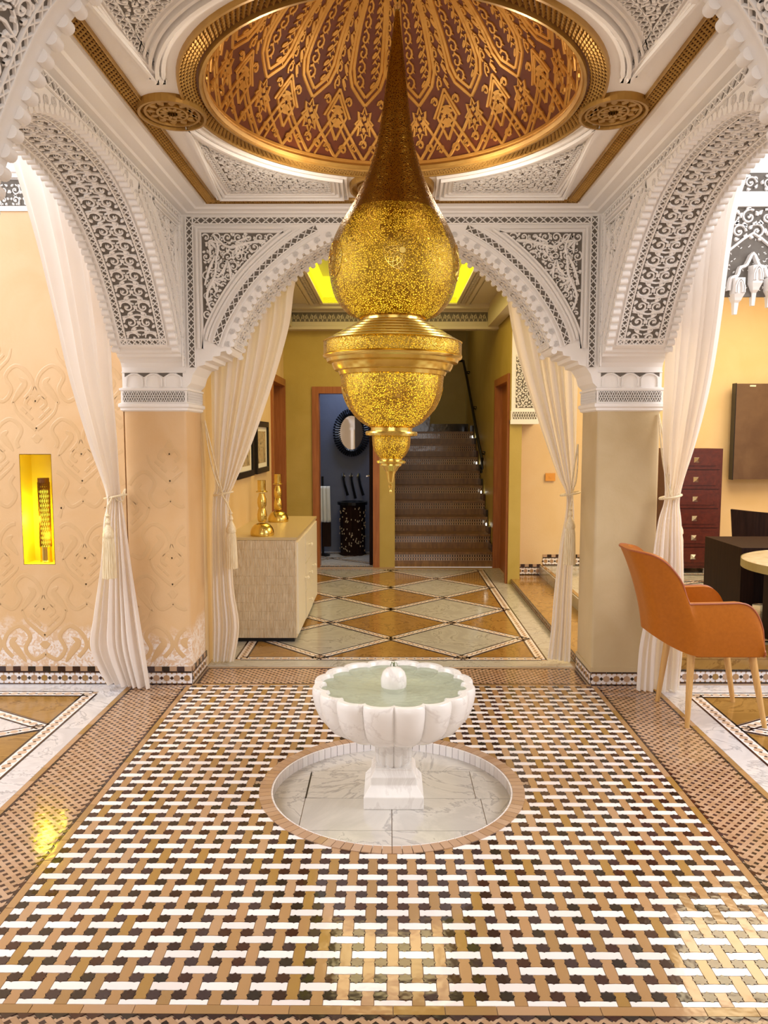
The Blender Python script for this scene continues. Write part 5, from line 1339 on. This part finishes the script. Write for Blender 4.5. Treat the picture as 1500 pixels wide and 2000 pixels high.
# ================================================================== fountain
ft = thing('fountain', 'white marble fountain with scalloped bowl on a stepped pedestal', 'fountain', (BXc + .008, BYc, BZ))
def sq(levels):
    mb = MB(); vs = []
    for h_, z in levels: vs += [(-h_, -h_, z), (h_, -h_, z), (h_, h_, z), (-h_, h_, z)]
    n = len(levels); mb.add(vs, [(4 * i + k, 4 * i + (k + 1) % 4, 4 * i + 4 + (k + 1) % 4, 4 * i + 4 + k) for i in range(n - 1) for k in range(4)] + [(3, 2, 1, 0), tuple(range(4 * n - 4, 4 * n))]); return mb
def bev(o, w=.003):
    m = o.modifiers.new('b', 'BEVEL'); m.width = w; m.segments = 2; return o
bev(sq([(.125, 0), (.125, .052), (.105, .082), (.096, .092), (.096, .125), (.078, .150), (.078, .156)]).build('pedestal', M_['fountain'], ft))
NL = 16
MB().lathe([(.066, .150), (.078, .17), (.080, .22), (.080, .31)], 160, fl=lambda t, z: .86 + .16 * abs(sin(t * 6)) ** .55).build('fluted_column', M_['fountain'], ft, smooth=True)
lob = lambda t, z: .915 + .085 * abs(sin(t * NL / 2)) ** .5
outp = [(.06, .302), (.14, .298), (.20, .302), (.25, .315), (.288, .338), (.315, .370), (.333, .41), (.343, .45), (.347, .478), (.345, .498), (.340, .505)]
inp_ = [(.318, .505), (.312, .498), (.308, .48), (.285, .455), (.22, .435), (.1, .43), (.0, .428)]
MB().lathe(outp + inp_, 320, fl=lob, cap=False).build('scalloped_bowl', M_['fountain'], ft, smooth=True)
MB().grid(lambda a, c: (.311 * c * lob(2 * pi * a, 0) * cos(2 * pi * a) , .311 * c * lob(2 * pi * a, 0) * sin(2 * pi * a), .489 + .0008 * sin(c * 60)), 160, 24).build('water', M_['water'], ft, smooth=True)
MB().lathe([(.03, .42), (.05, .46), (.055, .50), (.0545, .525), (.046, .55), (.03, .566), (.012, .572), (0, .573)], 40, cap=False).build('ball_finial', M_['fountain'], ft, smooth=True)
jt = MB()
for k in range(5): a = k * 1.26; jt.tube([(.0, 0, .57), (.004 * cos(a), .004 * sin(a), .588), (.011 * cos(a), .011 * sin(a), .59), (.016 * cos(a), .016 * sin(a), .575)], .0022, 6)
jt.build('water_jet', M_['water'], ft, smooth=True)

# ================================================================== hanging lantern
LZ = 1.26
ln = thing('pendant_lantern', 'large pierced brass teardrop lantern hanging from the gilded dome', 'lantern', (-.006 + .01, 3.30, LZ))
ln.rotation_euler = (0, radians(.75), 0)
def zz(lst): return [(r, z - LZ) for r, z in lst]
belly = catmull([(.135, 1.975), (.185, 1.995), (.235, 2.055), (.257, 2.13), (.262, 2.19), (.252, 2.26), (.222, 2.33), (.185, 2.395), (.148, 2.46), (.112, 2.54), (.085, 2.62), (.064, 2.72), (.047, 2.84), (.032, 2.97), (.018, 3.08), (.008, 3.17)], 4)
MB().lathe(zz(belly), 96, cap=False).build('pierced_body', M_['pierced'], ln, smooth=True, fix=False)
MB().lathe(zz([(r * .90, z) for r, z in belly if z < 2.40]), 64, cap=False).build('glowing_liner', M_['glow_lamp'], ln, smooth=True, fix=False)
MB().lathe(zz([(r * .90, z) for r, z in belly if z >= 2.36]), 64, cap=False).build('neck_liner', M_['brass_dark'], ln, smooth=True, fix=False)
sh_ = [(.118, 1.992), (.124, 1.990), (.124, 1.962)]
for q in range(6):
    r0 = .128 + q * .0235; z0 = 1.962 - q * .0135
    sh_ += [(r0, z0), (r0 + .012, z0 - .0005), (r0 + .020, z0 - .005), (r0 + .0215, z0 - .0115), (r0 + .0195, z0 - .013)]
sh_ += [(.276, 1.880)]
MB().lathe(zz(sh_[::-1]), 96, cap=False).build('stepped_shoulder', M_['brass'], ln, smooth=True)
MB().lathe(zz([(.278, 1.822), (.281, 1.828), (.281, 1.874), (.278, 1.879)]), 96, cap=False).build('pierced_rim', M_['pierced_fine'], ln, smooth=True, fix=False)
MB().lathe(zz([(.268, 1.825), (.268, 1.875)]), 64, cap=False).build('rim_liner', M_['glow_lamp'], ln, smooth=True, fix=False)
MB().lathe(zz([(.205, 1.742), (.216, 1.746), (.222, 1.760), (.236, 1.764), (.244, 1.778), (.248, 1.790), (.266, 1.796), (.270, 1.808), (.280, 1.814), (.284, 1.822), (.276, 1.826)]), 96, cap=False).build('lower_rim', M_['brass'], ln, smooth=True)
for z_ in (1.8795, 1.826): MB().lathe(zz([(.279, z_ - .003), (.284, z_), (.279, z_ + .003)]), 96, cap=False).build('rim_bead', M_['brass'], ln, smooth=True)
bowl = catmull([(.088, 1.535), (.125, 1.555), (.162, 1.592), (.190, 1.64), (.205, 1.69), (.211, 1.745)], 5)
MB().lathe(zz(bowl), 96, cap=False).build('pierced_bowl', M_['pierced_fine'], ln, smooth=True, fix=False)
MB().lathe(zz([(r * .9, z + .006) for r, z in bowl]), 64, cap=False).build('bowl_liner', M_['glow_lamp'], ln, smooth=True, fix=False)
MB().lathe(zz([(.07, 1.497), (.105, 1.503), (.108, 1.512), (.105, 1.519), (.085, 1.522), (.085, 1.54)]), 64, cap=True).build('collar', M_['brass'], ln, smooth=True)
sbw = catmull([(.042, 1.405), (.062, 1.425), (.076, 1.455), (.08, 1.50)], 4)
MB().lathe(zz(sbw), 64, cap=False).build('small_pierced_bowl', M_['pierced_fine'], ln, smooth=True, fix=False)
MB().lathe(zz([(r * .88, z) for r, z in sbw]), 48, cap=False).build('small_liner', M_['glow_lamp'], ln, smooth=True, fix=False)
MB().lathe(zz([(.0, 1.26), (.005, 1.265), (.006, 1.272), (.003, 1.278), (.008, 1.288), (.009, 1.296), (.005, 1.302), (.010, 1.308), (.012, 1.312), (.018, 1.345), (.022, 1.356), (.026, 1.358), (.034, 1.372), (.044, 1.380), (.044, 1.386), (.060, 1.390), (.061, 1.398), (.045, 1.402), (.045, 1.410)]), 48, cap=True).build('finial', M_['brass'], ln, smooth=True)
rs_ = MB()      # raised rosettes on body and bowl
def prof_at(pr, z):
    for (r0, z0), (r1, z1) in zip(pr[:-1], pr[1:]):
        if z0 <= z <= z1: return r0 + (r1 - r0) * (z - z0) / ((z1 - z0) or 1)
    return pr[-1][0]
for pr, zc, R0, nros in ((belly, 2.19, .07, 5), (bowl, 1.655, .05, 4)):
    for q in range(nros):
        t0 = -pi / 2 + .12 + q * 2 * pi / nros
        def LM(x, y, h, t0=t0, pr=pr, zc=zc):
            z = zc + y; r = prof_at(pr, z); return ((r + .001 + h) * cos(t0 + x / r), (r + .001 + h) * sin(t0 + x / r), z - LZ)
        rs_.poly([(R0 * .16 * cos(a * pi / 8), R0 * .16 * sin(a * pi / 8)) for a in range(16)], LM, .0015)
        for rr in (.16, 1.0): rs_.ribbon([(R0 * rr * cos(a * pi / 16), R0 * rr * sin(a * pi / 16)) for a in range(32)], .0025, .002, LM, closed=True)
        for rg_ in range(4):
            m_ = 18; ra, rb = R0 * (.22 + .19 * rg_), R0 * (.22 + .19 * (rg_ + 1))
            for a in range(m_):
                u = 2 * pi * (a + .5 * (rg_ % 2)) / m_
                rs_.ribbon([(ra * cos(u), ra * sin(u)), (rb * cos(u + pi / m_), rb * sin(u + pi / m_))], .0018, .0018, LM); rs_.ribbon([(ra * cos(u), ra * sin(u)), (rb * cos(u - pi / m_), rb * sin(u - pi / m_))], .0018, .0018, LM)
rs_.build('rosettes', M_['brass'], ln, kind='stuff', fix=False)
ch = MB()
MB().lathe([(.012, 3.165 - LZ), (.016, 3.175 - LZ), (.010, 3.185 - LZ), (.006, 3.20 - LZ)], 16).build('top_cap', M_['chrome'], ln, smooth=True)
ch.tube([(0, 0, 3.2 - LZ), (0, 0, 3.43 - LZ)], .006, 6)
for k in range(7): ch.tube([(.009 * cos(t * pi / 4) * (k % 2), .009 * cos(t * pi / 4) * (1 - k % 2), 3.205 - LZ + k * .02 + .014 * sin(t * pi / 4)) for t in range(9)], .003, 5)
ch.build('chain', M_['black'], ln)
for k_, (z_, p_) in enumerate(((2.08, 2.0), (1.85, .8), (1.66, 1.2), (1.46, .15))): point(f'lantern_bulb_{k_}', (.012, 3.3, z_), p_, (1, .88, .30), .02)
for i, (x, y) in enumerate(((-.55, 2.75), (.55, 2.75), (-.5, 3.95), (.5, 3.95))):
    point(f'dome_fill_{i}', (CX + x * .8, CY + (y - CY) * .8, 2.70), 2.5, (1, .84, .66), .04)  # added points without fixtures that brighten the dome and stucco
for o in list(bpy.data.objects):
    if o.type == 'LIGHT' and o.name.startswith('lantern_spill'): bpy.data.objects.remove(o)
